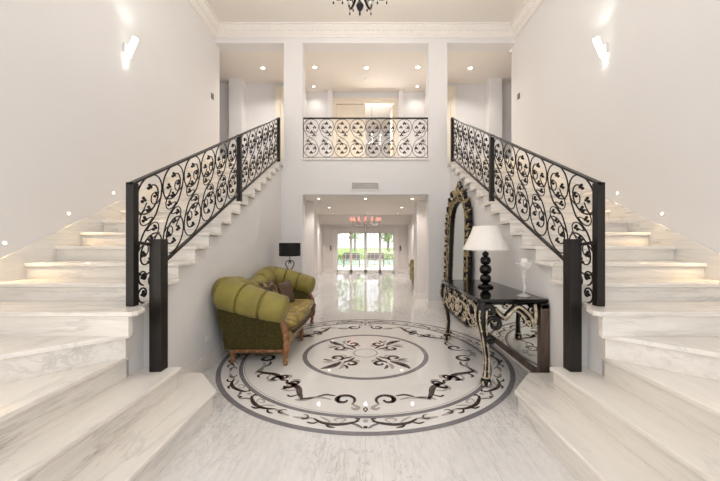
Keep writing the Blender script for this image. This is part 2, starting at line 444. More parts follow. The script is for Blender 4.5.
struct('ceiling_garden_room', p, M['ceiling_white'])
p = MB(); p.box(-3.9, 3.9, 13.1, 13.25, 2.09, 2.45); p.box(-3.9, 3.9, 13.04, 13.1, 2.06, 2.12)
struct('trim_3', p, M['white_trim'])
p = MB()
for s in (-1, 1): p.box(s*1.42, s*4.1, 14.0, 14.2, 0, 2.6)
p.box(-1.42, 1.42, 14.0, 14.2, 1.83, 2.6)
struct('wall_window', p, M['wall_far'])

# french window with four glazed leaves
wf = MB()
for s in (-1, 1): wf.box(s*1.27, s*1.42, 13.94, 14.12, 0, 1.92)
wf.box(-1.27, 1.27, 13.94, 14.12, 1.77, 1.92)
win = struct('window_1', wf, M['white_trim'])
for i in range(4):
    x0 = -1.27+i*.635; x1 = x0+.635
    q = MB(); q.box(x0, x0+.055, 14.0, 14.05, 0, 1.77); q.box(x1-.055, x1, 14.0, 14.05, 0, 1.77)
    q.box(x0, x1, 14.0, 14.05, 0, .10); q.box(x0, x1, 14.0, 14.05, 1.71, 1.77)
    for j in (1, 2): q.box(x0+.055+j*.175-.008, x0+.055+j*.175+.008, 14.01, 14.04, .1, 1.71)
    for j in range(1, 7): q.box(x0+.055, x1-.055, 14.01, 14.04, .1+j*.23-.008, .1+j*.23+.008)
    lf = q.build('casement', M['white_trim'], win)
    q = MB(); q.box(x0+.055, x1-.055, 14.022, 14.028, .1, 1.71); q.build('pane', M['pane'], lf)

# unseen side windows, added to let more daylight into the garden room
for k_, s in ((2, -1), (3, 1)):
    wf = MB(); wf.box(s*3.92, s*4.06, 8.6, 8.68, 0, 2.15); wf.box(s*3.92, s*4.06, 11.82, 11.9, 0, 2.15); wf.box(s*3.92, s*4.06, 8.68, 11.82, 2.07, 2.15)
    for j in (1, 2): wf.box(s*3.95, s*4.02, 8.64+j*1.07-.03, 8.64+j*1.07+.03, 0, 2.07)
    wn = struct('window_%d' % k_, wf, M['white_trim'])
    q = MB(); q.box(s*3.98, s*3.986, 8.68, 11.82, .02, 2.07); q.build('pane', M['pane'], wn)

# skirtings
def skirt(mb, x0, y0, x1, y1, t, h=.14):
    """board along a line, thickness t towards its left side"""
    dx, dy = x1-x0, y1-y0; l = sqrt(dx*dx+dy*dy); nx, ny = -dy/l*t, dx/l*t
    mb.prism([(x0, y0), (x1, y1), (x1+nx, y1+ny), (x0+nx, y0+ny)], 0, h*.82)
    mb.prism([(x0, y0), (x1, y1), (x1+nx*.55, y1+ny*.55), (x0+nx*.55, y0+ny*.55)], h*.82, h)
q = MB(); skirt(q, -X_STAIR, D_BACK, -X_STAIR, 2.98, .022); struct('baseboard_left', q, M['white_trim'])
q = MB(); skirt(q, X_STAIR, 2.98, X_STAIR, D_BACK, .022); struct('baseboard_right', q, M['white_trim'])
q = MB()
for s in (-1, 1):
    skirt(q, *((-1.31, D_BACK, -X_STAIR, D_BACK) if s < 0 else (X_STAIR, D_BACK, 1.31, D_BACK)), .022)
    skirt(q, *((-1.31, D_BACK+.3, -1.31, D_BACK) if s < 0 else (1.31, D_BACK, 1.31, D_BACK+.3)), .018)
    skirt(q, *((-1.24, D2, -1.55, D2) if s < 0 else (1.55, D2, 1.24, D2)), .022)
    skirt(q, *((-1.24, D3, -1.24, D2) if s < 0 else (1.24, D2, 1.24, D3)), .018)
    skirt(q, *((-1.42, 14, -1.85, 14) if s < 0 else (1.85, 14, 1.42, 14)), .02)
struct('baseboard_back', q, M['white_trim'])

# ------------------------------------------------------------------ marble medallion in the floor
MC = (0., 3.98)
md = MB(); Z0, Z1, Z2 = .0008, .0016, .0024
def use(i): md.cur = i
use(0); md.disc(MC, 1.69, Z0, 128)
use(1); md.ring(MC, 1.64, 1.69, Z1); md.ring(MC, 1.425, 1.465, Z1); md.ring(MC, .715, .77, Z1, 96)
use(3); md.ring(MC, .135, .155, Z1, 48); md.ring(MC, 1.405, 1.412, Z1)
WK = 1.
def at(a, r, t=0.):                    # polar point, t = tangential offset
    return (MC[0]+r*cos(a)-t*sin(a), MC[1]+r*sin(a)+t*cos(a))
def rib(pl, w, mi, z=Z2):
    use(mi); k = len(pl); w *= WK
    md.ribbon(pl, [w*(sin(pi*(.06+.88*i/(k-1)))**.7) for i in range(k)], z)
def leafshape(a, r, t, ang, L, W, mi):
    """pointed leaf: frame at (a,r,t), pointing ang from outward radial"""
    use(mi); pts = []
    for i in range(9):
        u = i/8; pts.append((u*L, .12*L*sin(pi*u)))
    pl = []
    for (u, v) in pts:
        rr = r+u*cos(ang)-v*sin(ang); tt = t+u*sin(ang)+v*cos(ang); pl.append(at(a, rr, tt))
    md.ribbon(pl, [W*(sin(pi*min(1, .04+.92*i/8))**.8) for i in range(9)], Z2)
def curl(a, r, t, r0, r1, a0, a1, w, mi, k=18):
    rib([at(a, r+q[0], t+q[1]) for q in spiral((0, 0), r0, r1, a0, a1, k)], w, mi)
# band of acanthus scrolls between the two rings (eight repeats, mirrored pairs)
N = 8
for i in range(N):
    a0 = pi/8+i*2*pi/N+pi/8
    for m_ in (-1, 1):
        def ap(t, r): return at(a0+m_*t/1.545, r)
        rib([ap(*q) for q in spline([(.05, 1.50), (.12, 1.535), (.22, 1.565), (.33, 1.56), (.42, 1.52)], 6)], .036, 2)
        rib([ap(*q) for q in spline([(.20, 1.545), (.16, 1.49), (.21, 1.475), (.25, 1.50), (.22, 1.525)], 5)], .018, 3)
        rib([ap(*q) for q in spline([(.30, 1.57), (.27, 1.60), (.22, 1.605)], 5)], .022, 2)
        rib([ap(*q) for q in spline([(.42, 1.52), (.47, 1.53), (.52, 1.545), (.59, 1.55)], 5)], .034, 3)
        rib([ap(*q) for q in spline([(.12, 1.53), (.06, 1.56), (.02, 1.60)], 5)], .026, 1)
        rib([ap(*q) for q in spline([(.36, 1.55), (.40, 1.585), (.45, 1.58)], 5)], .020, 2)
        rib([ap(.50+q[0], 1.53+q[1]) for q in spiral((0, 0), .012, .042, 0, m_*0+pi*1.7, 14)], .016, 2)
        rib([ap(*q) for q in spline([(.08, 1.50), (.05, 1.475), (.09, 1.47)], 5)], .018, 2)
        rib([ap(*q) for q in spline([(.26, 1.56), (.30, 1.52), (.34, 1.50), (.38, 1.485)], 5)], .020, 3)
    use(3); md.disc(at(a0, 1.50), .022, Z2, 12); use(2); md.disc(at(a0, 1.585), .018, Z2+.0006, 10)
WK = 1.35
# garland: paired scrolls at the four axes, S-sprays on the diagonals
for i in range(4):
    a0 = i*pi/2; WK = 1.3
    for m_ in (-1, 1):
        def gp(r, t): return at(a0, r, m_*t)
        rib([gp(1.17+q[0], .19+q[1]) for q in spiral((0, 0), .025, .105, -pi*.5, pi*1.75, 26)], .034, 2)
        rib([gp(1.17+q[0], .19+q[1]) for q in spiral((0, 0), .05, .07, 0, pi*1.2, 12)], .018, 3)
        rib([gp(*q) for q in spline([(1.24, .12), (1.30, .06), (1.33, .085), (1.30, .12)], 6)], .03, 3)
        rib([gp(*q) for q in spline([(1.17, .30), (1.13, .40), (1.14, .50), (1.17, .58)], 6)], .028, 3)
        rib([gp(*q) for q in spline([(1.10, .27), (1.08, .36), (1.12, .44)], 6)], .022, 2)
        leafshape(a0, 1.13, m_*.46, m_*1.35, .17, .05, 3)
        # towards the diagonal
        rib([gp(*q) for q in spline([(1.16, .56), (1.06, .60), (.95, .635), (.885, .69), (.85, .76)], 7)], .045, 2)
        rib([gp(*q) for q in spline([(.98, .63), (1.00, .72), (.95, .77), (.91, .74)], 6)], .022, 3)
        rib([gp(*q) for q in spline([(1.07, .60), (1.11, .67), (1.08, .71)], 5)], .02, 2)
        rib([gp(*q) for q in spline([(.89, .68), (.83, .66), (.80, .70), (.83, .75)], 6)], .026, 2)
    b1 = a0+pi/4
    for m_ in (-1, 1):
        rib([at(b1, r_, m_*t_) for r_, t_ in spline([(1.10, .0), (1.135, .05), (1.10, .11), (1.145, .15), (1.20, .13), (1.19, .08)], 6)], .036, 2)
        rib([at(b1, r_, m_*t_) for r_, t_ in spline([(1.07, .02), (1.02, .07), (1.05, .13)], 6)], .024, 3)
        leafshape(b1, 1.15, m_*.08, m_*.5, .12, .045, 3)
    use(2); md.ribbon([at(a0, 1.295+q*.01) for q in range(9)], [.006, .022, .036, .042, .042, .036, .026, .016, .004], Z2)
    use(4); md.ribbon([at(a0, 1.315+q*.01) for q in range(5)], [.004, .016, .02, .014, .003], Z2+.0006)
    # flower sprays in the middle circle, on the diagonals
    b0 = a0+pi/4; WK = 1.45
    leafshape(b0, .40, 0, 0, .29, .085, 2); leafshape(b0, .46, 0, 0, .17, .03, 3)
    for m_ in (-1, 1):
        def fp(r, t): return at(b0, r, m_*t)
        rib([fp(.36+q[0], .125+q[1]) for q in spiral((0, 0), .02, .085, -pi*.4, pi*1.7, 24)], .030, 2)
        rib([fp(.36+q[0], .125+q[1]) for q in spiral((0, 0), .045, .055, .4, pi*1.1, 10)], .016, 3)
        leafshape(b0, .42, m_*.05, m_*.62, .17, .05, 3)
        rib([fp(*q) for q in spline([(.20, .02), (.26, .035), (.31, .05), (.38, .035)], 6)], .028, 2)
        rib([fp(*q) for q in spline([(.27, .06), (.24, .12), (.28, .16)], 6)], .022, 3)
        leafshape(b0, .44, m_*.10, m_*1.1, .12, .035, 2)
struct('floor_medallion', md, [M['medal'], M['inlay_grey'], M['inlay_dark'], M['inlay_mid'], M['cream_gilt']], recalc=False)

# ------------------------------------------------------------------ staircases
RUN, RISE = .288, .1477
def zk(k): return .18*k if k <= 5 else .9+RISE*(k-5)
def dk(k): return 2.235 if k == 5 else 2.62+RUN*(k-6)
def make_stairs(s):
    nm = 'beside the green sofa' if s < 0 else 'behind the carved console table'
    t = thing('staircase', (s*2.4, 2.2, 0), 'veined white marble staircase rising along the wall '+nm, 'staircase', 'pair of marble staircases')
    X = lambda x: -s*-1*x          # x given as a positive distance from the centre line
    def P(pl): return [(s*a, b) for a, b in pl]
    W = X_WALL
    feet = {1: [(1.215, D_FRONT), (1.215, 2.61), (1.505, 2.96), (1.75, 2.96), (1.75, 2.62), (W, 2.62), (W, D_FRONT)],
            2: [(1.515, D_FRONT), (1.515, 2.64), (1.80, 2.64), (W, 2.64), (W, D_FRONT)],
            3: [(1.775, D_FRONT), (1.775, 2.40), (1.83, 2.45), (W, 2.45), (W, D_FRONT)],
            4: [(1.715, 2.33), (1.77, 2.45), (W, 2.45), (W, .99)],
            5: [(1.64, 2.235), (1.615, 2.27), (1.64, 2.38), (1.74, 2.46), (1.74, 2.655), (W, 2.655), (W, 2.235)]}
    T = .034
    for k in range(1, 20):
        q = MB()
        if k in feet: q.prism(P(feet[k]), zk(k)-T, zk(k))
        else: q.box(s*1.695, s*W, dk(k), dk(k+1)+.03, zk(k)-T, zk(k))
        q.build('tread', M['stair_pale'] if k < 5 else M['stair_x'], t, bevel=.008)
    rs = {1: [(1.24, D_FRONT), (1.24, 2.60), (1.52, 2.935), (1.75, 2.935), (1.75, 2.62), (W, 2.62), (W, D_FRONT)],
          2: [(1.54, D_FRONT), (1.54, 2.62), (W, 2.62), (W, D_FRONT)],
          3: [(1.80, D_FRONT), (1.80, 2.41), (1.83, 2.44), (W, 2.44), (W, D_FRONT)],
          4: [(1.75, 2.335), (1.78, 2.44), (W, 2.44), (W, 1.03)]}
    for k in range(1, 21):
        q = MB(); z0 = zk(k-1) if k > 1 else .0; z1 = zk(k)-T
        if k in rs: q.prism(P(rs[k]), z0+.0005, z1)
        elif k == 5: q.box(s*1.675, s*W, 2.26, 2.30, z0+.0005, z1)
        elif k == 20: q.box(s*1.70, s*W, D_BACK-.028, D_BACK, z0, Z_UP-.16)
        else: q.box(s*1.718, s*W, dk(k)+.025, dk(k)+.055, z0+.0005, z1)
        q.build('riser', M['stair'] if k < 4 else M['stair_x'], t)
    # sloped marble skirting on the outer wall
    q = MB(); x0, x1 = s*(W-.018), s*(W-.001)
    def zs(y): return 1.245+.4975*(y-2.735)
    pl = [(2.3, zs(2.3)), (D_BACK, zs(D_BACK)), (D_BACK, zs(D_BACK)-.50), (2.3, zs(2.3)-.50)]
    q.prism(pl, x0, x1, 'x')
    q.prism([(D_FRONT, .18), (2.3, .18), (2.3, zs(2.3)), (2.0, .98), (1.0, .86), (D_FRONT, .68)], x0, x1, 'x')
    q.build('stringer', M['stair'], t)
    return t
for s in (-1, 1): make_stairs(s)

# walls that carry the inner ends of the flights
for s, nm in ((-1, 'left'), (1, 'right')):
    q = MB(); pl = [(2.63, 0), (2.63, zk(5)-.04)]
    pl += [(2.655, zk(5)-.04), (2.655, zk(6)-.04)]
    for k in range(6, 20):
        if k > 6: pl += [(dk(k)+.03, zk(k-1)-.04), (dk(k)+.03, zk(k)-.04)]
    pl += [(D_BACK, zk(19)-.04), (D_BACK, 0)]
    q.prism(pl, s*X_STAIR, s*(X_STAIR+.12), 'x')
    q.box(s*1.825, s*1.895, 2.47, 2.63, .36, zk(5)-.036)
    struct('wall_stair_'+nm, q, M['wall'])

# ------------------------------------------------------------------ wrought iron
def trefoil(mb, f, c, r=.0115, th=.45):
    for dx, dz in ((0, 1.15), (-1.05, -.35), (1.05, -.35)):
        p = f(c[0]+dx*r*1.15, c[1]+dz*r*1.15)
        mb.ball(p, r*1.12, 6, 4)

def scroll_column(f, H, flip, tr=.0066, tb=.005, lr=.0125):
    """one S-scroll column; f maps (u,v) in the panel to a point; returns (bars, leaves)"""
    b, l = MB(), MB(); sg = flip; hw = .157; cz = H-.161
    def g(p): return f(sg*p[0], p[1])
    idt = lambda p: p
    rev = lambda p: (-p[0], H-p[1])
    top = []
    for i in range(37):
        u = i/36; a = pi*(-1.55+2.55*u); r = .055+(hw-.055)*min(1, u*1.9)**.8
        top.append((r*cos(a), cz+r*sin(a)))
    mid = spline([(-hw, cz), (-.138, cz-.085), (-.075, H/2+.045), (0, H/2), (.075, H/2-.045), (.138, H-cz+.085), (hw, H-cz)], 5)
    bot = [rev(p) for p in top][::-1]
    b.tube([g(p) for p in top+mid[1:-1]+bot], tr, 6)
    for tf in (idt, rev):
        # second curl in the loop, springing from the S body
        c1 = spline([(-.140, cz-.075), (-.085, cz-.105), (-.025, cz-.075), (-.022, cz-.02), (-.06, cz-.005), (-.085, cz-.035)], 5)
        # curl in the waist
        c3 = [(.045+(.098-.062*i/20)*cos(pi*(-.80+1.75*i/20)), H/2+.088+(.088-.055*i/20)*sin(pi*(-.80+1.75*i/20))) for i in range(21)]
        c4 = spline([(.128, H/2+.13), (.105, cz-.115), (.06, cz-.085), (.035, cz-.05)], 4)
        c5 = spline([(-.05, H/2+.03), (-.01, H/2+.05), (.045, H/2+.055)], 4)
        for cc in (c1, c3, c4, c5): b.tube([g(tf(p)) for p in cc], tb, 5)
        for p in ((-.078, cz-.03), (.072, cz-.018), (0, cz+.062), (.012, H/2+.125), (.062, H/2+.062)):
            trefoil(l, lambda a_, c_: f(a_, c_), (sg*tf(p)[0], tf(p)[1]), lr)
    return b, l

SLOPE = .5035
def make_stair_rail(s):
    nm = 'over the green sofa' if s < 0 else 'over the carved console table'
    t = thing('stair_railing', (s*X_RAIL, 2.417, .9), 'black wrought-iron scroll railing climbing the stairs '+nm, 'railing', 'pair of stair railings')
    X = s*X_RAIL
    def zb(d): return 1.265+SLOPE*(d-2.88)
    def ztp(d): return 1.822+SLOPE*(d-2.417)
    def post(x, d, w, z0, z1, nm='newel_post'):
        q = MB(); q.box(x-w/2, x+w/2, d-w/2, d+w/2, z0, z1)
        return q.build(nm, M['iron_post'], t, bevel=.004)
    tag(post(s*1.785, 2.45, .06, zk(5), 1.842), 'tall square post at the foot of the panel')
    pf = post(s*1.664, 2.575, .094, .36, 1.412); tag(pf, 'free standing square post on a low step')
    post(X, 4.49, .06, zk(12), ztp(4.49)+.012, 'post')
    post(X, 6.52, .06, zk(19), ztp(6.52)+.012, 'post')
    q = MB(); q.prism([(2.42, ztp(2.42)), (6.55, ztp(6.55)), (6.55, ztp(6.55)+.018), (2.42, ztp(2.42)+.018)], X-.022, X+.022, 'x')
    q.build('top_rail', M['iron_post'], t)
    q = MB(); q.prism([(2.74, zb(2.74)-.03), (6.5, zb(6.5)-.03), (6.5, zb(6.5)-.004), (2.74, zb(2.74)-.004)], X-.012, X+.012, 'x')
    q.build('bottom_rail', M['iron_post'], t)
    q = MB(); q.tube([(X-s*.035, 2.43, 1.385), (s*1.69, 2.55, 1.365)], .014, 6); q.build('link_bar', M['iron_post'], t)
    H = .800
    cols = [2.625+.3275*i for i in range(6)]+[4.685+.3275*i for i in range(6)]
    for dc in cols:
        f = lambda u, v, dc=dc: (X, dc+u, zb(dc+u)+v)
        b, l = scroll_column(f, H, -1)
        o = b.build('scroll', M['iron'], t, smooth=True)
        l.build('leaves', M['iron'], o, smooth=True, loc=t.location)
    # short curls filling the corner between the tall post and the low step
    b, l = MB(), MB()
    for (cy, cz, r) in ((2.55, .975, .072), (2.55, 1.11, .066), (2.66, 1.075, .055)):
        f = lambda a, c: (X, a, c)
        b.tube([f(*p) for p in spiral((cy, cz), .02, r, -.5*pi, 1.5*pi, 18)], .007, 6); trefoil(l, f, (cy, cz), .0125)
    o = b.build('corner_curl', M['iron'], t, smooth=True); l.build('leaves', M['iron'], o, smooth=True, loc=t.location)
for s in (-1, 1): make_stair_rail(s)

def make_balcony():
    t = thing('balcony_railing', (0, 6.74, Z_UP), 'black wrought-iron balcony railing between two piers above the passage', 'railing')
    y = 6.74
    for nm, z0, z1 in (('top_rail', 3.96, 3.985), ('bottom_rail', 3.135, 3.152)):
        q = MB(); q.box(-1.31, 1.31, y-.018, y+.018, z0, z1); q.build(nm, M['iron_post'], t)
    for s in (-1, 1):
        q = MB(); q.box(s*1.31-.008, s*1.31+.008, y-.01, y+.01, Z_UP, 3.97); q.build('side_bar', M['iron_post'], t)
    for x in (-.655, 0, .655):
        q = MB(); q.box(x-.008, x+.008, y-.008, y+.008, Z_UP, 3.14); q.build('foot', M['iron_post'], t)
    for i in range(8):
        xc = -1.146+.3275*i
        f = lambda u, v, xc=xc: (xc+u, y, 3.152+v)
        b, l = scroll_column(f, .808, 1 if i < 4 else -1, tr=.0055, tb=.0022, lr=.0165)
        o = b.build('scroll', M['iron'], t, smooth=True); l.build('leaves', M['iron'], o, smooth=True, loc=t.location)
make_balcony()

# ------------------------------------------------------------------ sofa
def make_sofa():
    global SOFA
    t = SOFA = thing('sofa', (-1.28, 4.46, 0), 'olive velvet sofa with fat channelled roll arms and a gold damask seat', 'sofa')
    YC = 4.46
    def mir(p): return (p[0], 2*YC-p[1], *p[2:])
    def roll(pts, gaps, name, mat, cap_end=True, smooth=True):
        """fat padded roll pinched at the gaps; pts: (x,y,z,r)"""
        path = spline(pts, 36); k = len(path); P, R = [], []
        ts = [i/(k-1) for i in range(k)]
        for i, p in enumerate(path):
            u = ts[i]; r = p[3]
            segs = [0]+gaps+[1]
            for a, b in zip(segs[:-1], segs[1:]):
                if a <= u <= b:
                    w = (u-a)/(b-a); e = 2*w-1
                    if (a == 0 and e < 0) or (b == 1 and e > 0): continue
                    r *= .60+.40*(1-abs(e)**16)**.75 if abs(e) < 1 else .60
            P.append(p[:3]); R.append(r)
        if cap_end:
            d = (Vector(P[-1])-Vector(P[-2])).normalized()
            for f_, g_ in ((.02, .9), (.035, .7), (.045, .4), (.048, .05)): P.append(tuple(Vector(path[-1][:3])+d*f_*1.2)); R.append(R[k-1]*g_)
            d = (Vector(P[0])-Vector(P[1])).normalized()
            pre = [(tuple(Vector(path[0][:3])+d*f_*1.2), R[0]*g_) for f_, g_ in ((.048, .05), (.045, .4), (.035, .7), (.02, .9))]
            P = [a for a, _ in pre]+P; R = [b for _, b in pre]+R
        q = MB(); q.tube(P, R, 18); return q.build(name, mat, t, smooth=smooth)
    armp = [(-1.555, 3.71, .80, .174), (-1.345, 3.665, .755, .170), (-1.125, 3.655, .695, .162), (-.90, 3.67, .635, .150)]
    for m_ in (0, 1):
        pts = [mir(p) if m_ else p for p in armp]
        roll(pts, [.34, .68], 'arm', M['velvet'])
        # padded outer and inner face under the roll
        q = MB(); rows = []
        for (z, y, x0, x1) in ((.15, 3.755, -1.52, -.90), (.30, 3.725, -1.57, -.91), (.45, 3.69, -1.62, -.925), (.58, 3.665, -1.63, -.93), (.68, 3.665, -1.63, -1.12)):
            for_row = [(x0, y, z), (x1, y, z), (x1, y+.11, z), (x0, y+.11, z)]
            rows.append([mir(p) if m_ else p for p in for_row])
        q.grid(rows, closed=True); q.add(rows[0], [(0, 1, 2, 3)]); q.add(rows[-1], [(0, 1, 2, 3)])
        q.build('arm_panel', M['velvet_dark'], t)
        # gilded base rail, carved front post
        q = MB(); a, b2 = (3.74, 3.80) if not m_ else (2*YC-3.80, 2*YC-3.74); q.box(-1.53, -.92, a, b2, .118, .155)
        q.build('base_rail', M['wood'], t, bevel=.008)
        q = MB(); sp = spline([(-.945, 3.70, .54, .03), (-.905, 3.69, .46, .036), (-.870, 3.69, .34, .04), (-.865, 3.69, .20, .042), (-.885, 3.69, .12, .034)], 7)
        sp = [mir(p) if m_ else p for p in sp]
        q.tube([p[:3] for p in sp], [p[3] for p in sp], 8)
        for z, r in ((.40, .026), (.33, .022), (.25, .03), (.17, .024)):
            p = (-.868, 3.668, z); q.ball(mir(p) if m_ else p, r, 6, 4, (1, 1, 1.6))
        q.build('carved_post', M['wood'], t, smooth=True)
    # back: wide roll dipping in the middle, channelled pad below it
    roll([(-1.575, 3.74, .835, .155), (-1.565, 4.05, .80, .148), (-1.56, 4.46, .71, .135), (-1.565, 4.87, .80, .148), (-1.565, 5.14, .835, .150)],
         [.17, .34, .5, .66, .83], 'back_roll', M['velvet'], cap_end=True)
    q = MB(); rows = []
    KN = 61
    for (z, x) in ((.36, -1.28), (.45, -1.31), (.55, -1.36), (.66, -1.43), (.74, -1.50)):
        row = []
        for i in range(KN):
            y = 3.76+1.40*i/(KN-1); dip = .10*(1-abs((y-YC)/.7)**2)*((z-.36)/.38)
            row.append((x+.035*abs(sin(pi*i/(KN-1)*8))**.6-.01, y, z-dip))
        rows.append(row)
    q.grid(rows); q.grid([[(-1.60, p[1], p[2]) for p in rows[-1]], rows[-1]])
    q.build('back_pad', M['velvet'], t, smooth=True, recalc=False)
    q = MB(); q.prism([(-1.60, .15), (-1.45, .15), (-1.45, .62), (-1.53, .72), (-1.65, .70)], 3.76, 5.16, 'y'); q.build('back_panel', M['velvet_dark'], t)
    # seat: base, cushion with rounded edges, fringe
    q = MB(); q.box(-1.47, -.875, 3.81, 5.11, .15, .33); q.build('seat_base', M['damask'], t, bevel=.02)
    q = MB(); NX, NY = 14, 30; rows = []
    for i in range(NX+1):
        row = []
        for j in range(NY+1):
            u, v = i/NX, j/NY
            bow = .05*sin(pi*v)
            x = -1.36+u*(.535+bow); y = 3.785+1.35*v
            h = .075*(1-abs(2*u-1)**6)**.5*(1-abs(2*v-1)**8)**.5 if 0 < u < 1 and 0 < v < 1 else 0
            row.append((x, y, .395+h+.012*sin(9*v*pi)*sin(2*pi*u)*.3))
        rows.append(row)
    q.grid(rows); bot = [[(p[0], p[1], .395-(p[2]-.395)) for p in r] for r in rows]; q.grid(bot)
    q.build('seat_cushion', M['damask'], t, smooth=True, weld=True)
    q = MB(); pl = [(-.815+.05*sin(pi*i/20), 3.80+1.32*i/20, .345) for i in range(21)]
    q.tube(pl, .022, 8); q.build('fringe', M['fringe'], t, smooth=True)
    # legs
    def leg(x, y, fx, top=.14):
        q = MB(); sp = spline([(x, y, top, .034), (x+fx*.012, y, .09, .026), (x-fx*.004, y, .045, .019), (x+fx*.006, y, .022, .026), (x+fx*.006, y, 0.002, .022)], 6)
        q.tube([p[:3] for p in sp], [p[3] for p in sp], 8); q.ball((x+fx*.012, y, .024), .024, 8, 5); q.build('leg', M['wood'], t, smooth=True)
    for y in (3.70, YC, 2*YC-3.70): leg(-.885, y, 1)
    for y in (3.775, 2*YC-3.775): leg(-1.50, y, -1)
make_sofa()
SOFA.location.y = 4.485; SOFA.location.x = -1.30; SOFA.scale = (1, 1.17, 1)

def pillow(name, loc, w, h, d, rot, mat, label):
    t = MB(); NX = 12; rows = [], []
    for sgn in (1, -1):
        rr = []
        for i in range(NX+1):
            r_ = []
            for j in range(NX+1):
                u, v = 2*i/NX-1, 2*j/NX-1
                k_ = max(0, (1-u**4)*(1-v**4))**.6
                pin = 1-.08*(1-abs(u))*abs(v)**3-.0
                r_.append((u*w/2*(1-.07*(1-v*v)*0-.06*abs(u)*(1-abs(v))), sgn*d/2*k_, v*h/2*(1-.06*abs(v)*(1-abs(u)))))
            rr.append(r_)
        t.grid(rr)
    o = t.build(name, mat, None, smooth=True, weld=True)
    o.location = loc; o.rotation_euler = rot
    tag(o, label, 'cushion', 'cushions on the green sofa'); return o
pillow('throw_pillow', (-1.265, 4.24, .665), .42, .40, .11, (radians(-16), 0, radians(82)), M['pillow1'], 'brown and gold figured cushion leaning behind the near arm of the sofa')
pillow('throw_pillow', (-1.175, 4.74, .63), .36, .34, .10, (radians(-16), 0, radians(74)), M['pillow2'], 'dark brown striped cushion leaning on the middle of the sofa back')

# corner table and its black lamp
def make_corner_lamp():
    x, y = -1.40, 5.92
    t = thing('side_table', (x, y, 0), 'small dark round side table in the corner behind the green sofa', 'table')
    q = MB(); q.lathe([(.22, .76), (.235, .768), (.235, .782), (.22, .79)], (x, y, 0), 32); q.build('tabletop', M['black_gloss'], t, smooth=False)
    q = MB(); q.lathe([(.03, .06), (.045, .12), (.022, .22), (.03, .45), (.02, .60), (.05, .76)], (x, y, 0), 16); q.build('pedestal', M['black_carved'], t, smooth=True)
    for i in range(3):
        a = i*2*pi/3+.4; q = MB()
        sp = spline([(x+.02*cos(a), y+.02*sin(a), .12), (x+.10*cos(a), y+.10*sin(a), .09), (x+.19*cos(a), y+.19*sin(a), .015)], 6)
        q.tube(sp, [.02-.006*i2/len(sp) for i2 in range(len(sp))], 8); q.build('foot', M['black_carved'], t, smooth=True)
    z = .79
    t = thing('table_lamp', (x, y, z), 'black drum-shade table lamp with an open heart-shaped base behind the sofa', 'lamp')
    q = MB(); q.lathe([(.07, 0), (.072, .012), (.03, .02), (.012, .04), (.012, .055)], (x, y, z), 20); q.build('base', M['iron'], t, smooth=True)
    q = MB()
    for s in (-1, 1):
        q.tube(spline([(x, y, z+.045), (x+s*.045, y, z+.10), (x+s*.078, y, z+.175), (x+s*.06, y, z+.225), (x+s*.025, y, z+.235), (x+s*.012, y, z+.205), (x+s*.03, y, z+.185)], 7), .009, 6)
    q.tube([(x, y, z+.225), (x, y, z+.36)], .007, 6); q.ball((x, y, z+.235), .018)
    q.build('heart_frame', M['iron'], t, smooth=True)
    q = MB(); R = .195
    pr = [(R, .325), (R, .565), (R-.004, .565), (R-.004, .325)]
    q.lathe(pr+[pr[0]], (x, y, z), 40, cap=False); q.build('lamp_shade', M['shade_black'], t, smooth=False)
    q = MB()
    for i in range(3):
        a = i*2*pi/3; q.tube([(x, y, z+.36), (x+(R-.003)*cos(a), y+(R-.003)*sin(a), z+.36)], .003, 5)
    q.build('shade_ring', M['brass'], t)
make_corner_lamp()

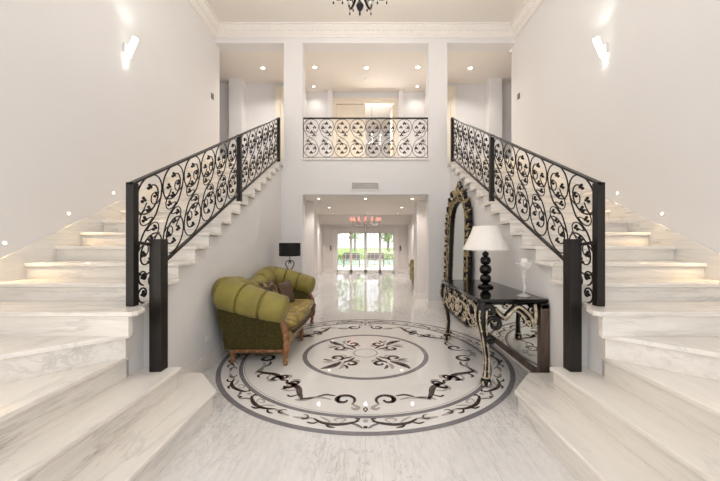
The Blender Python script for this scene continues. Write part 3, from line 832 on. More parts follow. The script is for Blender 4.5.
# ------------------------------------------------------------------ console table
def carve(mb_black, mb_gilt, f, paths, rb=.02, rg=.007, off=.016):
    """each path is a list of (u,v,r); f maps (u,v,w) to a point, w = outwards"""
    for pth in paths:
        mb_black.tube([f(p[0], p[1], 0) for p in pth], [p[2]*rb/.02 for p in pth], 7)
        mb_gilt.tube([f(p[0], p[1], p[2]*.85) for p in pth], [max(.003, p[2]*.5) for p in pth], 6)
def scr(c, r, a0, a1, tail, w=.02, k=16):
    sp = spiral(c, r*.22, r, a0, a1, k)
    pts = [(p[0], p[1], w*(.6+.4*i/k)) for i, p in enumerate(sp)]
    if tail:
        tl = spline([pts[-1]]+[(q[0], q[1], q[2] if len(q) > 2 else w*.8) for q in tail], 5); pts += tl[1:]
    return pts
def make_console():
    X0, X1, Y0, Y1, ZT = 1.077, 1.655, 3.04, 4.585, .84
    t = thing('console_table', (1.35, 3.8, 0), 'black and gilt carved console table with glossy top and mirrored back', 'table')
    # serpentine-edged top
    q = MB()
    pl = [(X0, Y0+.03), (X0+.03, Y0), (1.745, Y0), (1.745, Y1), (X0+.03, Y1), (X0, Y1-.03)]
    pl2 = []
    nn = 12
    for i in range(nn+1):
        v = i/nn; pl2.append((X0-.018*sin(2*pi*v*1.5)*sin(pi*v), Y1-.03-(Y1-Y0-.06)*v))
    pl = pl2+[(X0+.03, Y0), (1.745, Y0), (1.745, Y1), (X0+.03, Y1)]
    q.prism(pl, ZT-.035, ZT); q.build('tabletop', M['black_gloss'], t, bevel=.010)
    # long carved apron
    b, g = MB(), MB(); XA = X0+.045
    fL = lambda u, v, w: (XA-w, u, v)
    b.prism([(Y0+.06, ZT-.035), (Y1-.06, ZT-.035), (Y1-.06, .64), (4.38, .55), (4.2, .61), (3.95, .53), (3.81, .48), (3.67, .53), (3.42, .61), (3.24, .55), (Y0+.06, .60)], XA+.002, XA+.022, 'x')
    rnd = random.Random(3); paths = []
    for m_ in (-1, 1):
        YC = (Y0+Y1)/2
        Q = lambda pth: [(YC+m_*p[0], .805-(.805-p[1])*1.25, p[2]*1.35) for p in pth]
        paths += [Q(scr((.09, .66), .062, pi*.5, -pi*1.4, [(.20, .72), (.30, .70)])),
                  Q(scr((.36, .70), .066, pi*1.0, -pi*1.1, [(.48, .64), (.56, .66)])),
                  Q(scr((.60, .72), .056, pi*1.6, -pi*.4, [(.68, .64), (.70, .60)])),
                  Q(scr((.24, .62), .048, 0, pi*2.0, [(.32, .60), (.40, .61)], .015)),
                  Q(scr((.49, .75), .036, pi, pi*2.9, [(.44, .78)], .012)),
                  Q(scr((.19, .755), .034, pi, pi*2.9, [(.12, .78)], .012)),
                  Q(scr((.51, .61), .034, 0, -pi*1.9, [(.60, .61)], .012)),
                  Q([(0, .575, .03), (.04, .60, .02), (.05, .66, .015), (.0, .74, .012)]),
                  Q([(p[0], p[1], .012) for p in spline([(0.02, .545), (.14, .575), (.25, .57), (.30, .64), (.40, .57), (.52, .58), (.62, .61), (.70, .57)], 5)])]
        for i in range(24):
            c_ = (rnd.uniform(.03, .68), rnd.uniform(.60, .78)); r_ = rnd.uniform(.018, .032); a_ = rnd.uniform(0, 6.3)
            paths.append(Q(scr(c_, r_, a_, a_+rnd.choice((-1, 1))*5.2, [], .011, 12)))
    carve(b, g, fL, paths)
    g.ball((XA-.03, (Y0+Y1)/2, .60), .032, 8, 6, (.7, 1.2, 1.3)); g.ball((XA-.025, (Y0+Y1)/2, .69), .022, 8, 6)
    ap = b.build('apron', M['black_carved'], t, smooth=True); tag(g.build('gilding', M['cream_gilt'], ap, smooth=True, loc=t.location), 'champagne gilt scroll edges')
    # two pierced end aprons
    for yy, sg in ((Y0+.045, 1), (Y1-.045, -1)):
        b, g = MB(), MB(); fE = lambda u, v, w, yy=yy, sg=sg: (u, yy-sg*w, v)
        b.box(X0+.06, 1.63, yy, yy+.018*sg, ZT-.06, ZT-.035) if sg > 0 else b.box(X0+.06, 1.63, yy-.018, yy, ZT-.06, ZT-.035)
        ps = [scr((1.19, .735), .058, pi*1.2, -pi*.75, [(1.10, .70), (1.11, .62)], .022),
              scr((1.225, .63), .050, pi*.8, pi*2.7, [(1.15, .67), (1.16, .75)], .020),
              [(p[0], p[1], .020) for p in spline([(1.24, .745), (1.29, .69), (1.34, .66), (1.40, .72), (1.46, .765), (1.52, .735), (1.58, .67), (1.61, .60)], 6)],
              [(p[0], p[1], .013) for p in spline([(1.33, .63), (1.37, .70), (1.44, .725), (1.50, .69), (1.55, .61), (1.58, .58)], 6)],
              scr((1.45, .77), .030, 0, pi*2, [], .012, 12), scr((1.60, .735), .036, 0, pi*2, [], .014, 12), scr((1.355, .775), .026, pi, -pi, [], .012, 12),
              scr((1.565, .60), .034, pi, pi*3, [], .014, 12), scr((1.52, .66), .022, pi, pi*3, [], .010, 12), scr((1.34, .66), .026, 0, pi*2, [], .012, 12),
              [(1.62, ZT-.05, .022), (1.63, .70, .026), (1.62, .60, .022), (1.60, .565, .012)]]
        ps = [[(p[0], p[1], p[2]*1.45) for p in pp] for pp in ps]; carve(b, g, fE, ps)
        ap = b.build('end_apron', M['black_carved'], t, smooth=True); g.build('gilding', M['cream_gilt'], ap, smooth=True, loc=t.location)
    # cabriole legs with scroll knees and ball feet
    for yy, sg in ((Y0+.05, 1), (Y1-.05, -1)):
        b, g = MB(), MB()
        sp = spline([(1.135, 0, .80, .048), (1.115, .02, .72, .052), (1.11, .03, .64, .050), (1.13, .015, .54, .038), (1.155, -.005, .40, .029), (1.172, -.01, .26, .026), (1.165, 0, .14, .027), (1.158, .01, .085, .034)], 6)
        F = lambda x, o, z: (x, yy-sg*o, z)
        b.tube([F(p[0], p[1], p[2]) for p in sp], [p[3] for p in sp], 10)
        b.lathe([(.018, 0.002), (.042, .012), (.050, .04), (.044, .07), (.030, .085)], F(1.158, .01, 0), 14)
        # scroll on the knee, leaf tongues down the shank, claws
        for (ox, oy) in ((-.03, .035), (.03, .045), (-.045, -.02)):
            pts = [F(p[0]+ox*(p[3]/.05), p[1]+oy*(p[3]/.05), p[2]) for p in sp[4:]]
            g.tube(pts, [.0075+.003*cos(i*.8+ox*90) for i in range(len(pts))], 6)
            for a_ in range(2, len(pts)-6, 6):
                p_ = pts[a_]; g.ball(p_, .012, 6, 4, (1, 1, 1.7))
        for u, v, r_ in ((1.225, .60, .082), (1.18, .735, .05), (1.185, .45, .034)):
            pts = spiral((u, v), .012, r_, pi*.9, pi*3.0, 18)
            b.tube([F(p[0], .050, p[1]) for p in pts], .024, 6); g.tube([F(p[0], .064, p[1]) for p in pts], .008, 6)
        for a in range(5):
            an = 2*pi*a/5; g.ball(F(1.158+.042*cos(an), .01+.042*sin(an), .035), .017, 6, 4, (1, 1, 1.5))
        g.tube([F(1.158+.036*cos(a*pi/6), .01+.036*sin(a*pi/6), .088) for a in range(13)], .008, 5)
        lg = b.build('leg', M['black_carved'], t, smooth=True); g.build('gilding', M['cream_gilt'], lg, smooth=True, loc=t.location)
    # mirrored back panel in a dark wood frame
    ZA, ZB = .085, .80; YA, YB = 3.015, 4.56
    q = MB(); q.box(1.672, 1.745, YA+.02, YB-.02, ZA+.02, ZB-.005); bk = q.build('back_panel', M['brown_wood'], t)
    q = MB()
    q.box(1.655, 1.728, YA, YA+.075, ZA, ZB); q.box(1.655, 1.728, YB-.075, YB, ZA, ZB); q.box(1.655, 1.728, YA, YB, ZA, ZA+.075); q.box(1.655, 1.728, YA, YB, ZB-.05, ZB)
    for yy in (YA+.2, YB-.2): q.box(1.68, 1.72, yy-.05, yy+.05, 0, ZA)
    q.build('mirror_frame', M['brown_wood'], t, bevel=.006)
    q = MB(); q.box(1.664, 1.672, YA+.07, YB-.07, ZA+.07, ZB-.045); q.build('mirror_glass', M['mirror'], t)
make_console()

def make_white_lamp():
    x, y, z = 1.444, 3.85, .84
    t = thing('table_lamp', (x, y, z), 'white pleated shade table lamp with black stacked-ball stem on the console', 'lamp')
    q = MB(); pr = [(.0, 0), (.088, .0), (.092, .012), (.078, .03), (.045, .04), (.025, .052)]
    q.lathe(pr[1:], (x, y, z), 28); q.build('base', M['black_gloss'], t, smooth=True)
    zz = .05; q = MB()
    for r, h in ((.066, .105), (.070, .115), (.062, .10), (.038, .055)):
        pr = []
        for i in range(11):
            a = -pi/2+pi*i/10; pr.append((.016+(r-.016)*cos(a)**.8 if cos(a) > 1e-6 else .016, zz+h/2+h/2*sin(a)))
        q.lathe(pr, (x, y, z), 24); zz += h
    q.lathe([(.012, zz-.005), (.012, zz+.06)], (x, y, z), 10)
    q.build('stem', M['black_gloss'], t, smooth=True)
    q = MB(); seg = 96; z0, z1 = .447, .732
    def rowr(r, zz_, f): return [(x+r*(1+(.006 if j % 2 else -.006)*f)*cos(2*pi*j/seg), y+r*(1+(.006 if j % 2 else -.006)*f)*sin(2*pi*j/seg), z+zz_) for j in range(seg)]
    q.grid([rowr(.262, z0, 1), rowr(.262, z0+.012, 1), rowr(.225, z0+.085, 1), rowr(.175, z0+.19, 1), rowr(.14, z1, 1), rowr(.136, z1, 1), rowr(.171, z0+.19, 1), rowr(.221, z0+.085, 1), rowr(.257, z0, 1), rowr(.262, z0, 1)], closed=True)
    q.build('lamp_shade', M['shade_white'], t)
    q = MB(); q.ball((x, y, z+.53), .03, 10, 6); q.tube([(x, y, z+.42), (x, y, z+.50)], .012, 8)
    for i in range(3):
        a = i*2*pi/3; q.tube([(x, y, z+.66), (x+.15*cos(a), y+.15*sin(a), z+.66)], .003, 5)
    q.tube([(x, y, z+.42), (x, y, z+.70)], .004, 5); q.build('fitting', M['brass'], t, smooth=True)
make_white_lamp()

def make_candlestick():
    x, y, z = 1.585, 3.20, .84
    t = thing('candlestick', (x, y, z), 'clear crystal candlestick with a wide cup near the table end', 'candlestick')
    q = MB(); q.lathe([(.062, 0.001), (.066, .008), (.045, .02), (.014, .035)], (x, y, z), 24); q.build('foot', M['milky'], t, smooth=True)
    q = MB(); q.lathe([(.014, .03), (.011, .06), (.02, .085), (.011, .105), (.010, .15), (.018, .175), (.010, .195), (.011, .24), (.022, .265)], (x, y, z), 16); q.build('stem', M['milky'], t, smooth=True)
    q = MB(); q.lathe([(.022, .26), (.05, .275), (.066, .31), (.075, .335), (.076, .345), (.070, .34), (.05, .295), (.02, .28)], (x, y, z), 24); q.build('cup', M['milky'], t, smooth=True)
    q = MB(); q.lathe([(.03, .296), (.03, .375), (.026, .38)], (x, y, z), 16); q.build('candle', M['shade_white'], t)
make_candlestick()

# ------------------------------------------------------------------ tall carved mirror leaning beyond the console
def make_mirror():
    YC, HW, HT = 5.82, .60, 2.40
    t = thing('standing_mirror', (1.62, YC, 0), 'tall baroque mirror with black and gold carved frame leaning in the corner', 'mirror')
    lean = .08
    def F(u, v, w): return (1.655+lean*v/HT-w, YC-u, .01+v)
    # outline of the glass (u,v), arched top
    def outline(hw, v0, vs, vt, k=10):
        pl = [(-hw, v0), (-hw*1.03, vs*.35), (-hw, vs*.7), (-hw*.94, vs)]
        for i in range(1, k):
            a = pi-pi*i/k; pl.append((hw*.94*cos(a), vs+(vt-vs)*sin(a)))
        return pl+[(hw*.94, vs), (hw, vs*.7), (hw*1.03, vs*.35), (hw, v0)]
    ol = outline(.47, .16, 1.75, 2.10)
    q = MB(); q.add([F(a, b, .008) for a, b in ol], [tuple(range(len(ol)))]); q.add([F(a, b, .0) for a, b in ol], [tuple(range(len(ol)))])
    q.build('mirror_glass', M['mirror'], t, recalc=False)
    o2 = outline(.63, .02, 1.80, 2.22)
    q = MB(); k = len(o2)
    q.grid([[F(a, b, -.03) for a, b in o2], [F(a, b, .02) for a, b in o2], [F(a*.97, b, .03) for a, b in o2], [F(a, b, .012) for a, b in ol], [F(a, b, -.03) for a, b in ol]], closed=True)
    q.add([F(a, b, -.03) for a, b in o2], [tuple(range(k))])
    fr = q.build('frame', M['black_carved'], t)
    b, g = MB(), MB(); ps = []; rnd = random.Random(11)
    for m_ in (-1, 1):
        Q = lambda pth: [(m_*p[0], p[1], p[2]) for p in pth]
        ps.append(Q([(p[0], p[1], .020) for p in spline([(.50, .12), (.51, .6), (.50, 1.2), (.47, 1.74), (.36, 1.98), (.18, 2.08), (0, 2.11)], 8)]))
        ps.append(Q([(p[0], p[1], .026) for p in spline([(.60, .06), (.64, .25), (.59, .5), (.62, .8), (.58, 1.05), (.63, 1.35), (.66, 1.55), (.60, 1.78), (.50, 2.0), (.33, 2.14), (.15, 2.25), (0, 2.28)], 8)]))
        for v, r_, d_ in ((.18, .07, 1), (.42, .055, -1), (.66, .06, 1), (.92, .06, -1), (1.18, .065, 1), (1.42, .085, -1), (1.64, .08, 1), (1.86, .075, -1)):
            u_ = .565 if v < 1.75 else .50
            ps.append(Q(scr((u_, v), r_, d_*pi*.5, d_*pi*2.5, [(u_-.02, v+.13*d_)], .024)))
        ps += [Q(scr((.36, 2.10), .08, 0, pi*2.1, [(.50, 2.05)], .024)), Q(scr((.19, 2.22), .075, pi, pi*3.0, [(.08, 2.30)], .024)),
               Q(scr((.07, 2.33), .06, 0, pi*2, [(.02, 2.44)], .022))]
        for i in range(26):
            v = rnd.uniform(.08, 1.9); u_ = rnd.uniform(.51, .66); a_ = rnd.uniform(0, 6)
            ps.append(Q(scr((u_, v), rnd.uniform(.02, .035), a_, a_+5, [], .014, 10)))
    for i in range(12):
        u_ = -.3+.05*i; ps.append(scr((u_, 2.14-.35*u_*u_), .03, rnd.uniform(0, 6), rnd.uniform(7, 11), [], .014, 10))
        ps.append(scr((-.55+.1*i, .08), .035, rnd.uniform(0, 6), rnd.uniform(7, 11), [], .016, 10))
    for i in range(34):
        m_ = -1 if i % 2 else 1; v = .10+2.0*(i//2)/17; u_ = (.63 if v < 1.8 else .63-.9*(v-1.8))+rnd.uniform(-.01, .05)
        ps.append([(m_*p[0], p[1], p[2]) for p in scr((u_, v), rnd.uniform(.05, .095), rnd.uniform(0, 6), rnd.uniform(8, 11), [], .03, 12)])
    ps = [[(p[0], p[1], p[2]*1.25) for p in pp] for pp in ps]
    carve(b, g, lambda u, v, w: F(u, v, .03+w), ps)
    for i in range(64):
        m_ = -1 if i % 2 else 1; v = .08+2.2*(i//2)/31
        u_ = .60 if v < 1.8 else .60*sqrt(max(.02, 1-((v-1.8)/.50)**2))
        an = (.5 if i % 4 < 2 else -.25)+.5*rnd.random()+(0 if v < 1.8 else .7); L_ = rnd.uniform(.08, .17)
        pp = [F(m_*(u_+L_*t_*cos(an)), v+L_*t_*sin(an), .03+.05*sin(pi*t_)) for t_ in (0, .3, .6, .85, 1)]
        (g if i % 3 == 0 else b).tube(pp, [.022, .032, .028, .015, .004], 6)
    # shell crest
    for i in range(7):
        a = pi*(.15+.7*i/6); g.tube([F(.02*cos(a), 2.16+.02*sin(a), .05), F(.13*cos(a), 2.16+.13*sin(a), .07), F(.17*cos(a), 2.16+.18*sin(a), .05)], [.008, .020, .010], 6)
    b.ball(F(0, 2.44, .03), .035, 8, 6)
    c_ = b.build('carving', M['black_carved'], t, smooth=True); tag(g.build('gilding', M['gold_gilt'], c_, smooth=True, loc=t.location), 'gold leaf highlights')
make_mirror()

# ------------------------------------------------------------------ lights and fittings
LIGHT_K = 1.0
def lamp(kind, name, loc, energy, color, size=.05, rot=None, spot=None, blend=.6, target=None):
    d = bpy.data.lights.new(name, kind); d.energy = energy*LIGHT_K; d.color = color
    if kind in ('POINT', 'SPOT'): d.shadow_soft_size = size
    if kind == 'SPOT': d.spot_size = spot; d.spot_blend = blend
    if kind == 'AREA': d.size = size
    o = bpy.data.objects.new(name, d); COL.objects.link(o); o.location = loc
    if rot: o.rotation_euler = rot
    if target: o.rotation_euler = (Vector(target)-Vector(loc)).to_track_quat('-Z', 'Y').to_euler()
    return o
WARM = (1, .80, .58); NEUT = (1, .945, .88); COOLW = (.96, 1, .95)

def downlight(x, y, z, label, group, e=18, r=.045, spot=2.3):
    t = thing('ceiling_downlight', (x, y, z), label, 'light', group)
    q = MB(); q.lathe([(r, 0), (r*1.45, -.001), (r*1.5, -.006), (r*1.02, -.008), (r, 0)], (x, y, z), 20, cap=False); q.build('rim', M['white_plastic'], t)
    q = MB(); q.lathe([(r*.98, -.001), (r*.98, -.004)], (x, y, z), 20); q.build('lens', M['lamp_down'], t)
    lamp('SPOT', 'downlight_beam', (x, y, z-.03), e, NEUT, .04, rot=(0, 0, 0), spot=spot, blend=.8)
GU = 'downlights in the gallery ceiling'
for x, y, lb in ((-2.44, 7.61, 'downlight in gallery ceiling over the stair head above the sofa'), (-1.2, 7.57, 'downlight in gallery ceiling beside the pier near the sofa stairs'),
                 (.02, 7.6, 'downlight in gallery ceiling over the middle of the balcony'), (1.24, 7.57, 'downlight in gallery ceiling beside the pier near the console stairs'),
                 (2.49, 7.61, 'downlight in gallery ceiling over the stair head above the console')):
    downlight(x, y, Z_GAL, lb, GU, 44)
for x, lb in ((-1.38, 'small downlight in the niche ceiling nearer the sofa stairs'), (1.38, 'small downlight in the niche ceiling nearer the console stairs')):
    downlight(x, 8.52, Z_GAL, lb, GU, 10, .03)
GP = 'downlights in the passage ceiling'
for x, y, lb in ((-1.07, 7.3, 'passage downlight near the pier beside the sofa'), (0, 7.3, 'passage downlight in the middle before the garden room'), (1.07, 7.3, 'passage downlight near the pier beside the tall mirror'),
                 (-1.05, 9.25, 'deeper passage downlight on the sofa side of the garden room'), (1.05, 9.25, 'deeper passage downlight on the armchair side of the garden room')):
    downlight(x, y, Z_PASS, lb, GP, 20, .035)

for x, lb in ((-1.25, 'added fill downlight before the garden window on the sofa side'), (0., 'added fill downlight before the middle of the garden window'), (1.25, 'added fill downlight before the garden window on the armchair side')):  # unseen downlights, added to brighten the far end of the garden room
    downlight(x, 12.3, 2.45, lb, 'added fill downlights before the garden window', 62, .035)
# smoke detector, vent, sensors, socket
q = MB(); q.lathe([(.05, 0), (.05, -.02), (.035, -.035), (.01, -.038)], (.02, 8.12, Z_GAL), 20)
tag(q.build('smoke_detector', M['white_plastic'], None), 'small round white detector on the gallery ceiling before the door', 'detector')
t = thing('air_vent', (0, D_BACK, 2.53), 'white slatted air vent in the wall above the passage', 'vent')
q = MB(); a0, a1, b0, b1 = -.30, .29, 2.445, 2.62
q.box(a0, a1, D_BACK-.014, D_BACK, b0, b0+.02); q.box(a0, a1, D_BACK-.014, D_BACK, b1-.02, b1); q.box(a0, a0+.02, D_BACK-.014, D_BACK, b0, b1); q.box(a1-.02, a1, D_BACK-.014, D_BACK, b0, b1)
q.build('frame', M['white_trim'], t)
q = MB()
for i in range(9):
    z = b0+.026+i*.0148; q.prism([(D_BACK-.012, z), (D_BACK-.002, z+.009), (D_BACK-.002, z+.011), (D_BACK-.012, z+.002)], a0+.02, a1-.02, 'x')
q.build('slats', M['plaster'], t)
q = MB(); q.box(a0+.02, a1-.02, D_BACK-.0015, D_BACK, b0+.02, b1-.02); q.build('backing', M['grey_plastic'], t)
for s, lb in ((-1, 'small grey sensor high on the wall above the sofa stairs'), (1, 'small grey sensor high on the wall above the console stairs')):
    q = MB(); q.box(s*(X_WALL-.02), s*(X_WALL-.0005), 6.47, 6.56, 4.28, 4.39); tag(q.build('wall_sensor', M['grey_plastic'], None, bevel=.006), lb, 'sensor', 'wall sensors')
t = thing('wall_socket', (-X_STAIR, 3.56, .33), 'white double socket on the wall beside the sofa arm', 'socket')
q = MB(); q.box(-X_STAIR, -X_STAIR+.008, 3.50, 3.62, .29, .37); q.build('plate', M['white_plastic'], t, bevel=.003)
for yy in (3.53, 3.59):
    q = MB(); q.box(-X_STAIR+.008, -X_STAIR+.011, yy-.018, yy+.018, .312, .348); q.build('outlet', M['white_trim'], t)

# wall sconces: tilted tube lamps shining up and down the wall
for s, lb in ((-1, 'tilted tube wall sconce above the sofa stairs'), (1, 'tilted tube wall sconce above the console stairs')):
    y, z = 4.17, 3.90; xw = s*X_WALL
    t = thing('wall_sconce', (xw, y, z), lb, 'wall lamp', 'pair of hall wall sconces')
    q = MB(); q.box(xw-s*.03, xw, y-.05, y+.05, z-.07, z+.05); q.build('backplate', M['white_plastic'], t, bevel=.006)
    q = MB(); q.tube([(xw-s*.02, y, z-.01), (xw-s*.07, y, z-.005)], .018, 8); q.build('arm', M['nickel'], t)
    dv = Vector((-s*.40, -.0, .92)).normalized(); c = Vector((xw-s*.075, y-.0, z+.015))
    q = MB(); q.tube([c-dv*.125, c-dv*.12, c+dv*.12, c+dv*.125], [.032, .038, .038, .032], 20); q.build('tube', M['sconce_glass'], t)
    q = MB(); q.tube([c+dv*.124, c+dv*.131], .032, 20); q.build('lens', M['lamp_sconce'], t)
    q = MB(); q.tube([c-dv*.131, c-dv*.124], .032, 20); q.build('lens', M['lamp_sconce'], t)
    lamp('SPOT', 'sconce_beam', tuple(c+dv*.19), 4.5, COOLW, .04, target=tuple(c+dv*2+Vector((s*.3, 0, 0))), spot=2.4, blend=.9)
    lamp('SPOT', 'sconce_beam', tuple(c-dv*.19), 1.6, COOLW, .04, target=tuple(c-dv*2), spot=2.0, blend=.9)
for s, lb in ((-1, 'slim dark wall light beside the garden window on the sofa side'), (1, 'slim dark wall light beside the garden window near the armchair')):
    t = thing('wall_light', (s*1.52, 14, 1.1), lb, 'wall lamp', 'wall lights beside the garden window')
    q = MB(); q.box(s*1.52-.03, s*1.52+.03, 13.97, 14, .98, 1.16); q.build('backplate', M['brass'], t)
    q = MB(); q.tube([(s*1.52, 13.93, .97), (s*1.52, 13.93, 1.18)], .03, 10); q.build('shade', M['grey_plastic'], t)

# step lights let into the outer walls
ORD = ['lowest', 'second', 'third', 'fourth', 'fifth', 'sixth', 'seventh', 'eighth']
for s in (-1, 1):
    for i in range(7):
        y = 2.766+.598*i; z = 1.378+.305*i; x = s*(X_WALL-.0005)
        if y > 6.5: break
        nm = 'sofa' if s < 0 else 'console'
        t = thing('step_light', (x, y, z), '%s round recessed step light on the wall above the %s stairs' % (ORD[i], nm), 'light', 'step lights along the %s stairs' % nm)
        q = MB(); q.tube([(x-s*.006, y, z), (x, y, z)], .019, 18); q.build('rim', M['white_plastic'], t)
        q = MB(); q.tube([(x-s*.009, y, z), (x-s*.004, y, z)], .013, 16); q.build('lens', M['lamp_warm'], t)
        lamp('SPOT', 'step_beam', (x-s*.03, y, z-.01), 6.5, (1, .70, .36), .02, target=(x-s*.55, y+.0, z-.62), spot=2.0, blend=.9)

# ------------------------------------------------------------------ chandeliers
def chandelier(c, R, arms, mats, label, shade=None, scale=1., zc=None, e=0, light=WARM, crystals=True, lift=0., ar=.011):
    """c = lowest point; zc = ceiling height"""
    x, y, z = c; S = scale
    t = thing('chandelier', (x, y, z), label, 'chandelier')
    q = MB(); q.lathe([(.004, 0), (.014*S, .03*S), (.008*S, .05*S), (.035*S, .09*S), (.05*S, .13*S), (.03*S, .17*S), (.018*S, .20*S), (.055*S, .26*S+lift), (.04*S, .32*S+lift), (.015*S, .36*S+lift), (.022*S, .5*S+lift), (.045*S, .56*S+lift), (.012*S, .62*S+lift)], (x, y, z), 18)
    q.build('column', mats[0], t, smooth=True)
    q = MB()
    kk = int((zc-z-lift-.62*S-.03)/.05)
    for i in range(kk):
        zz = z+lift+.62*S+.05*i+.025
        pts = [(x+(.012*cos(a) if i % 2 else 0), y+(0 if i % 2 else .012*cos(a)), zz+.032*sin(a)) for a in [2*pi*j/8 for j in range(9)]]
        q.tube(pts, .004, 4)
    q.build('chain', mats[0], t)
    q = MB(); q.lathe([(.012, -.06), (.05, -.035), (.065, -.005), (.065, 0)], (x, y, zc), 18); q.build('canopy', mats[0], t, smooth=True)
    for i in range(arms):
        a = 2*pi*(i+.5)/arms; ca, sa = cos(a), sin(a)
        f = lambda r, h: (x+r*ca, y+r*sa, z+h+lift)
        q = MB(); q.tube([f(*p) for p in spline([(.02*S, .26*S), (R*.35, .12*S), (R*.68, .075*S), (R*.93, .13*S), (R, .22*S), (R*.99, .27*S)], 6)], ar*S, 6)
        q.tube([f(*p) for p in spline([(R*.55, .09*S), (R*.5, .17*S), (R*.62, .20*S), (R*.68, .14*S)], 5)], .007*S, 5)
        q.lathe([(.012*S, .25*S), (.05*S, .275*S), (.055*S, .285*S), (.02*S, .29*S)], f(R, 0), 12)
        arm = q.build('arm', mats[0], t, smooth=True)
        q = MB(); q.lathe([(.012*S, .285*S), (.012*S, .37*S)], f(R, 0), 8); q.build('candle', mats[1], arm, loc=t.location)
        q = MB(); q.ball(f(R, .40*S), .02*S, 8, 5, (1, 1, 1.7)); q.build('bulb', M['lamp_bulb'], arm, smooth=True, loc=t.location)
        if shade:
            q = MB(); q.lathe([(.085*S, .36*S), (.045*S, .52*S), (.043*S, .52*S), (.083*S, .36*S), (.085*S, .36*S)], f(R, 0), 14, cap=False); q.build('shade', shade, arm, loc=t.location)
        if crystals:
            for (r, h) in ((R*.93, .06*S), (R*.6, .02*S)):
                q = MB(); q.lathe([(.001*S, -.03*S), (.012*S, -.012*S), (.009*S, .005*S), (.0025*S, .02*S), (.0025*S, .08*S)], f(r, h), 6)
                q.build('drop', mats[2], arm, smooth=True, loc=t.location)
    if e:
        for i in range(arms):
            a = 2*pi*(i+.5)/arms; lamp('POINT', 'candle_glow', (x+R*cos(a), y+R*sin(a), z+lift+(.40 if shade else .47)*S), e/arms, light, .012 if shade else .06)
chandelier((-.07, 3.98, 4.19), .40, 8, (M['black_gloss'], M['black_gloss'], M['black_gloss']), 'black glass arm chandelier hanging over the floor medallion', zc=Z_CEIL, e=90, light=NEUT, lift=.22, scale=1.0, ar=.017)
chandelier((0.0, 11.2, 1.72), .52, 14, (M['nickel'], M['shade_white'], M['crystal']), 'crystal chandelier with lit pink shades in the garden room', shade=M['shade_pink'], scale=.62, zc=2.45, e=70, lift=.16)
chandelier((.18, 9.4, Z_UP+1.05), .30, 6, (M['nickel'], M['shade_white'], M['crystal']), 'small bright chandelier in the room behind the open upstairs door', scale=.7, zc=Z_GAL, e=45, light=(1, .98, .96))

# ------------------------------------------------------------------ armchair in the garden room
def make_armchair():
    x, y = 1.82, 10.1
    t = thing('armchair', (x, y, 0), 'olive velvet armchair beyond the passage pier in the garden room', 'armchair')
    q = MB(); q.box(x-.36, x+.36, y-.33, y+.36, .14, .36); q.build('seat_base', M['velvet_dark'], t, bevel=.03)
    q = MB(); q.box(x-.26, x+.26, y-.36, y+.22, .36, .47); q.build('seat_cushion', M['damask'], t, bevel=.045)
    for s in (-1, 1):
        q = MB(); q.tube([(x+s*.33, y-.37, .52), (x+s*.33, y+.30, .60)], [.085, .09], 14); q.box(x+s*.33-.05, x+s*.33+.05, y-.32, y+.33, .14, .54); q.build('arm', M['velvet'], t, smooth=False, bevel=.02)
    q = MB(); q.prism([(y+.20, .36), (y+.36, .36), (y+.44, .74), (y+.38, .79), (y+.30, .76)], x-.36, x+.36, 'x'); q.build('backrest', M['velvet'], t, bevel=.04)
    for sx in (-1, 1):
        for yy in (y-.27, y+.29):
            q = MB(); q.tube([(x+sx*.30, yy, .002), (x+sx*.30, yy, .145)], [.018, .03], 8); q.build('leg', M['wood'], t)
make_armchair()

# ------------------------------------------------------------------ garden beyond the window
q = MB(); q.box(-25, 25, 14.2, 60, -.25, -.03); struct('ground', q, M['lawn'])
q = MB(); q.box(-8, 8, 14.2, 18.5, -.05, -.015); struct('ground_terrace', q, M['terrace'])
q = MB(); q.box(-4, 4, 19.2, 23.5, -.04, -.012); struct('water', q, M['water'])
def leafcloud(mb, c, sc, nq, sz, rnd):
    for i in range(nq):
        while True:
            p = Vector((rnd.uniform(-1, 1), rnd.uniform(-1, 1), rnd.uniform(-1, 1)))
            if .35 < p.length < 1: break
        p = Vector((c[0]+p.x*sc[0], c[1]+p.y*sc[1], c[2]+p.z*sc[2]))
        a = Vector((rnd.gauss(0, 1), rnd.gauss(0, 1), rnd.gauss(0, 1))).normalized(); b = a.orthogonal().normalized()
        s_ = sz*rnd.uniform(.6, 1.3)
        mb.add([p-a*s_, p-b*s_*.6, p+a*s_, p+b*s_*.6], [(0, 1, 2, 3)])
def tree(x, y, h, r, mat, label, seed):
    rnd = random.Random(seed)
    t = thing('garden_tree', (x, y, -.05), label, 'tree', 'garden trees')
    q = MB(); q.tube([(x, y, -.05), (x+.05, y, h*.35), (x-.05, y, h*.7)], [.12, .09, .05], 8); q.build('trunk', M['bark'], t)
    q = MB()
    for i in range(9):
        a = rnd.uniform(0, 6.3); rr = rnd.uniform(0, r*.6)
        leafcloud(q, (x+rr*cos(a), y+rr*sin(a), h*(.35+.55*rnd.random())), (r*.6, r*.6, h*.17), 110, .16, rnd)
    q.build('crown', mat, t, recalc=False)
for i, (x, y, h, r, mt, lb) in enumerate(((-3.4, 26, 6.0, 2.3, 'leaf_dark', 'dark leafy tree at the window edge on the sofa side'), (-1.0, 30, 7, 1.5, 'leaf_mid', 'fresh green tree filling the second window leaf'),
                                          (1.9, 27, 6, 1.2, 'leaf_pale', 'pale airy tree behind the third window leaf'), (4.3, 25, 5, 1.5, 'leaf_mid', 'green tree at the window edge on the armchair side'))):
    tree(x, y, h, r, M[mt], lb, 20+i)
rnd = random.Random(5)
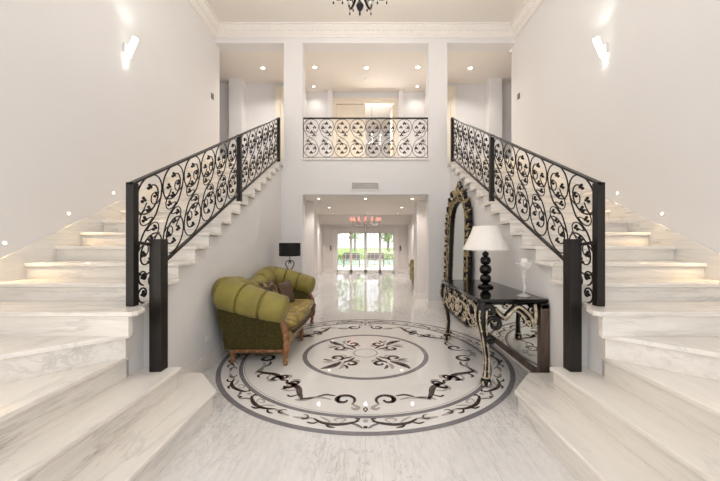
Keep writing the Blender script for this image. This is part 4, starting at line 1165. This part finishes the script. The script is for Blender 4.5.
for k_, (x0, x1, mt, lb) in enumerate(((-6, -.4, 'leaf_mid', 'bright clipped hedge beyond the pool on the sofa side'), (.4, 6, 'leaf_pale', 'pale flowering hedge beyond the pool on the armchair side'))):
    q = MB(); x = x0
    while x < x1:
        leafcloud(q, (x, 24.4, .30), (.5, .45, .40), 130, .09, rnd); x += .45
    tag(q.build('hedge', M[mt], None, recalc=False), lb, 'hedge', 'garden hedges')
for k_, (x, lb) in enumerate(((-.75, 'dark rattan bench on the terrace outside the second window leaf'), (.55, 'dark rattan bench on the terrace outside the third window leaf'))):
    t = thing('terrace_bench', (x, 17.2, -.015), lb, 'bench', 'terrace benches')
    q = MB(); q.box(x-.45, x+.45, 17.0, 17.45, .36, .42); q.build('seat', M['teak'], t)
    q = MB(); q.box(x-.45, x+.45, 17.4, 17.45, .42, .72); q.build('backrest', M['teak'], t)
    for sx in (-1, 1):
        for yy in (17.03, 17.42):
            q = MB(); q.box(x+sx*.42-.025, x+sx*.42+.025, yy-.025, yy+.025, -.015, .36); q.build('leg', M['teak'], t)

# ------------------------------------------------------------------ world, camera, view
w = bpy.data.worlds.new('sky'); SC.world = w; w.use_nodes = True
bg = w.node_tree.nodes['Background']
bg.inputs['Color'].default_value = (.93, .96, 1.0, 1); bg.inputs['Strength'].default_value = 1.3

sun = bpy.data.lights.new('sun', 'SUN'); sun.energy = 7; sun.angle = .02; sun.color = (1, .96, .88)
so = bpy.data.objects.new('sun', sun); COL.objects.link(so); so.location = (20, 10, 20)
so.rotation_euler = Vector((-.75, .35, -.75)).to_track_quat('-Z', 'Y').to_euler()

cd = bpy.data.cameras.new('camera'); cam = bpy.data.objects.new('camera', cd); COL.objects.link(cam)
cam.location = (0, 0, CAM_Z); cam.rotation_euler = (radians(90), 0, 0)
cd.sensor_width = 36; cd.sensor_fit = 'HORIZONTAL'; cd.lens = 36*320/720
cd.shift_x = (360-365.5)/720; cd.clip_start = .02
SC.camera = cam
vs_ = SC.view_settings; vs_.view_transform = 'Standard'; vs_.look = 'None'; vs_.gamma = 1; vs_.use_curve_mapping = False; vs_.exposure = .33
cy = SC.cycles
cy.max_bounces = 10; cy.diffuse_bounces = 6; cy.glossy_bounces = 5; cy.transparent_max_bounces = 16; cy.transmission_bounces = 8
cy.sample_clamp_indirect = 6; cy.caustics_reflective = False; cy.caustics_refractive = False
for o in THINGS:
    if '_w' in o: del o['_w']
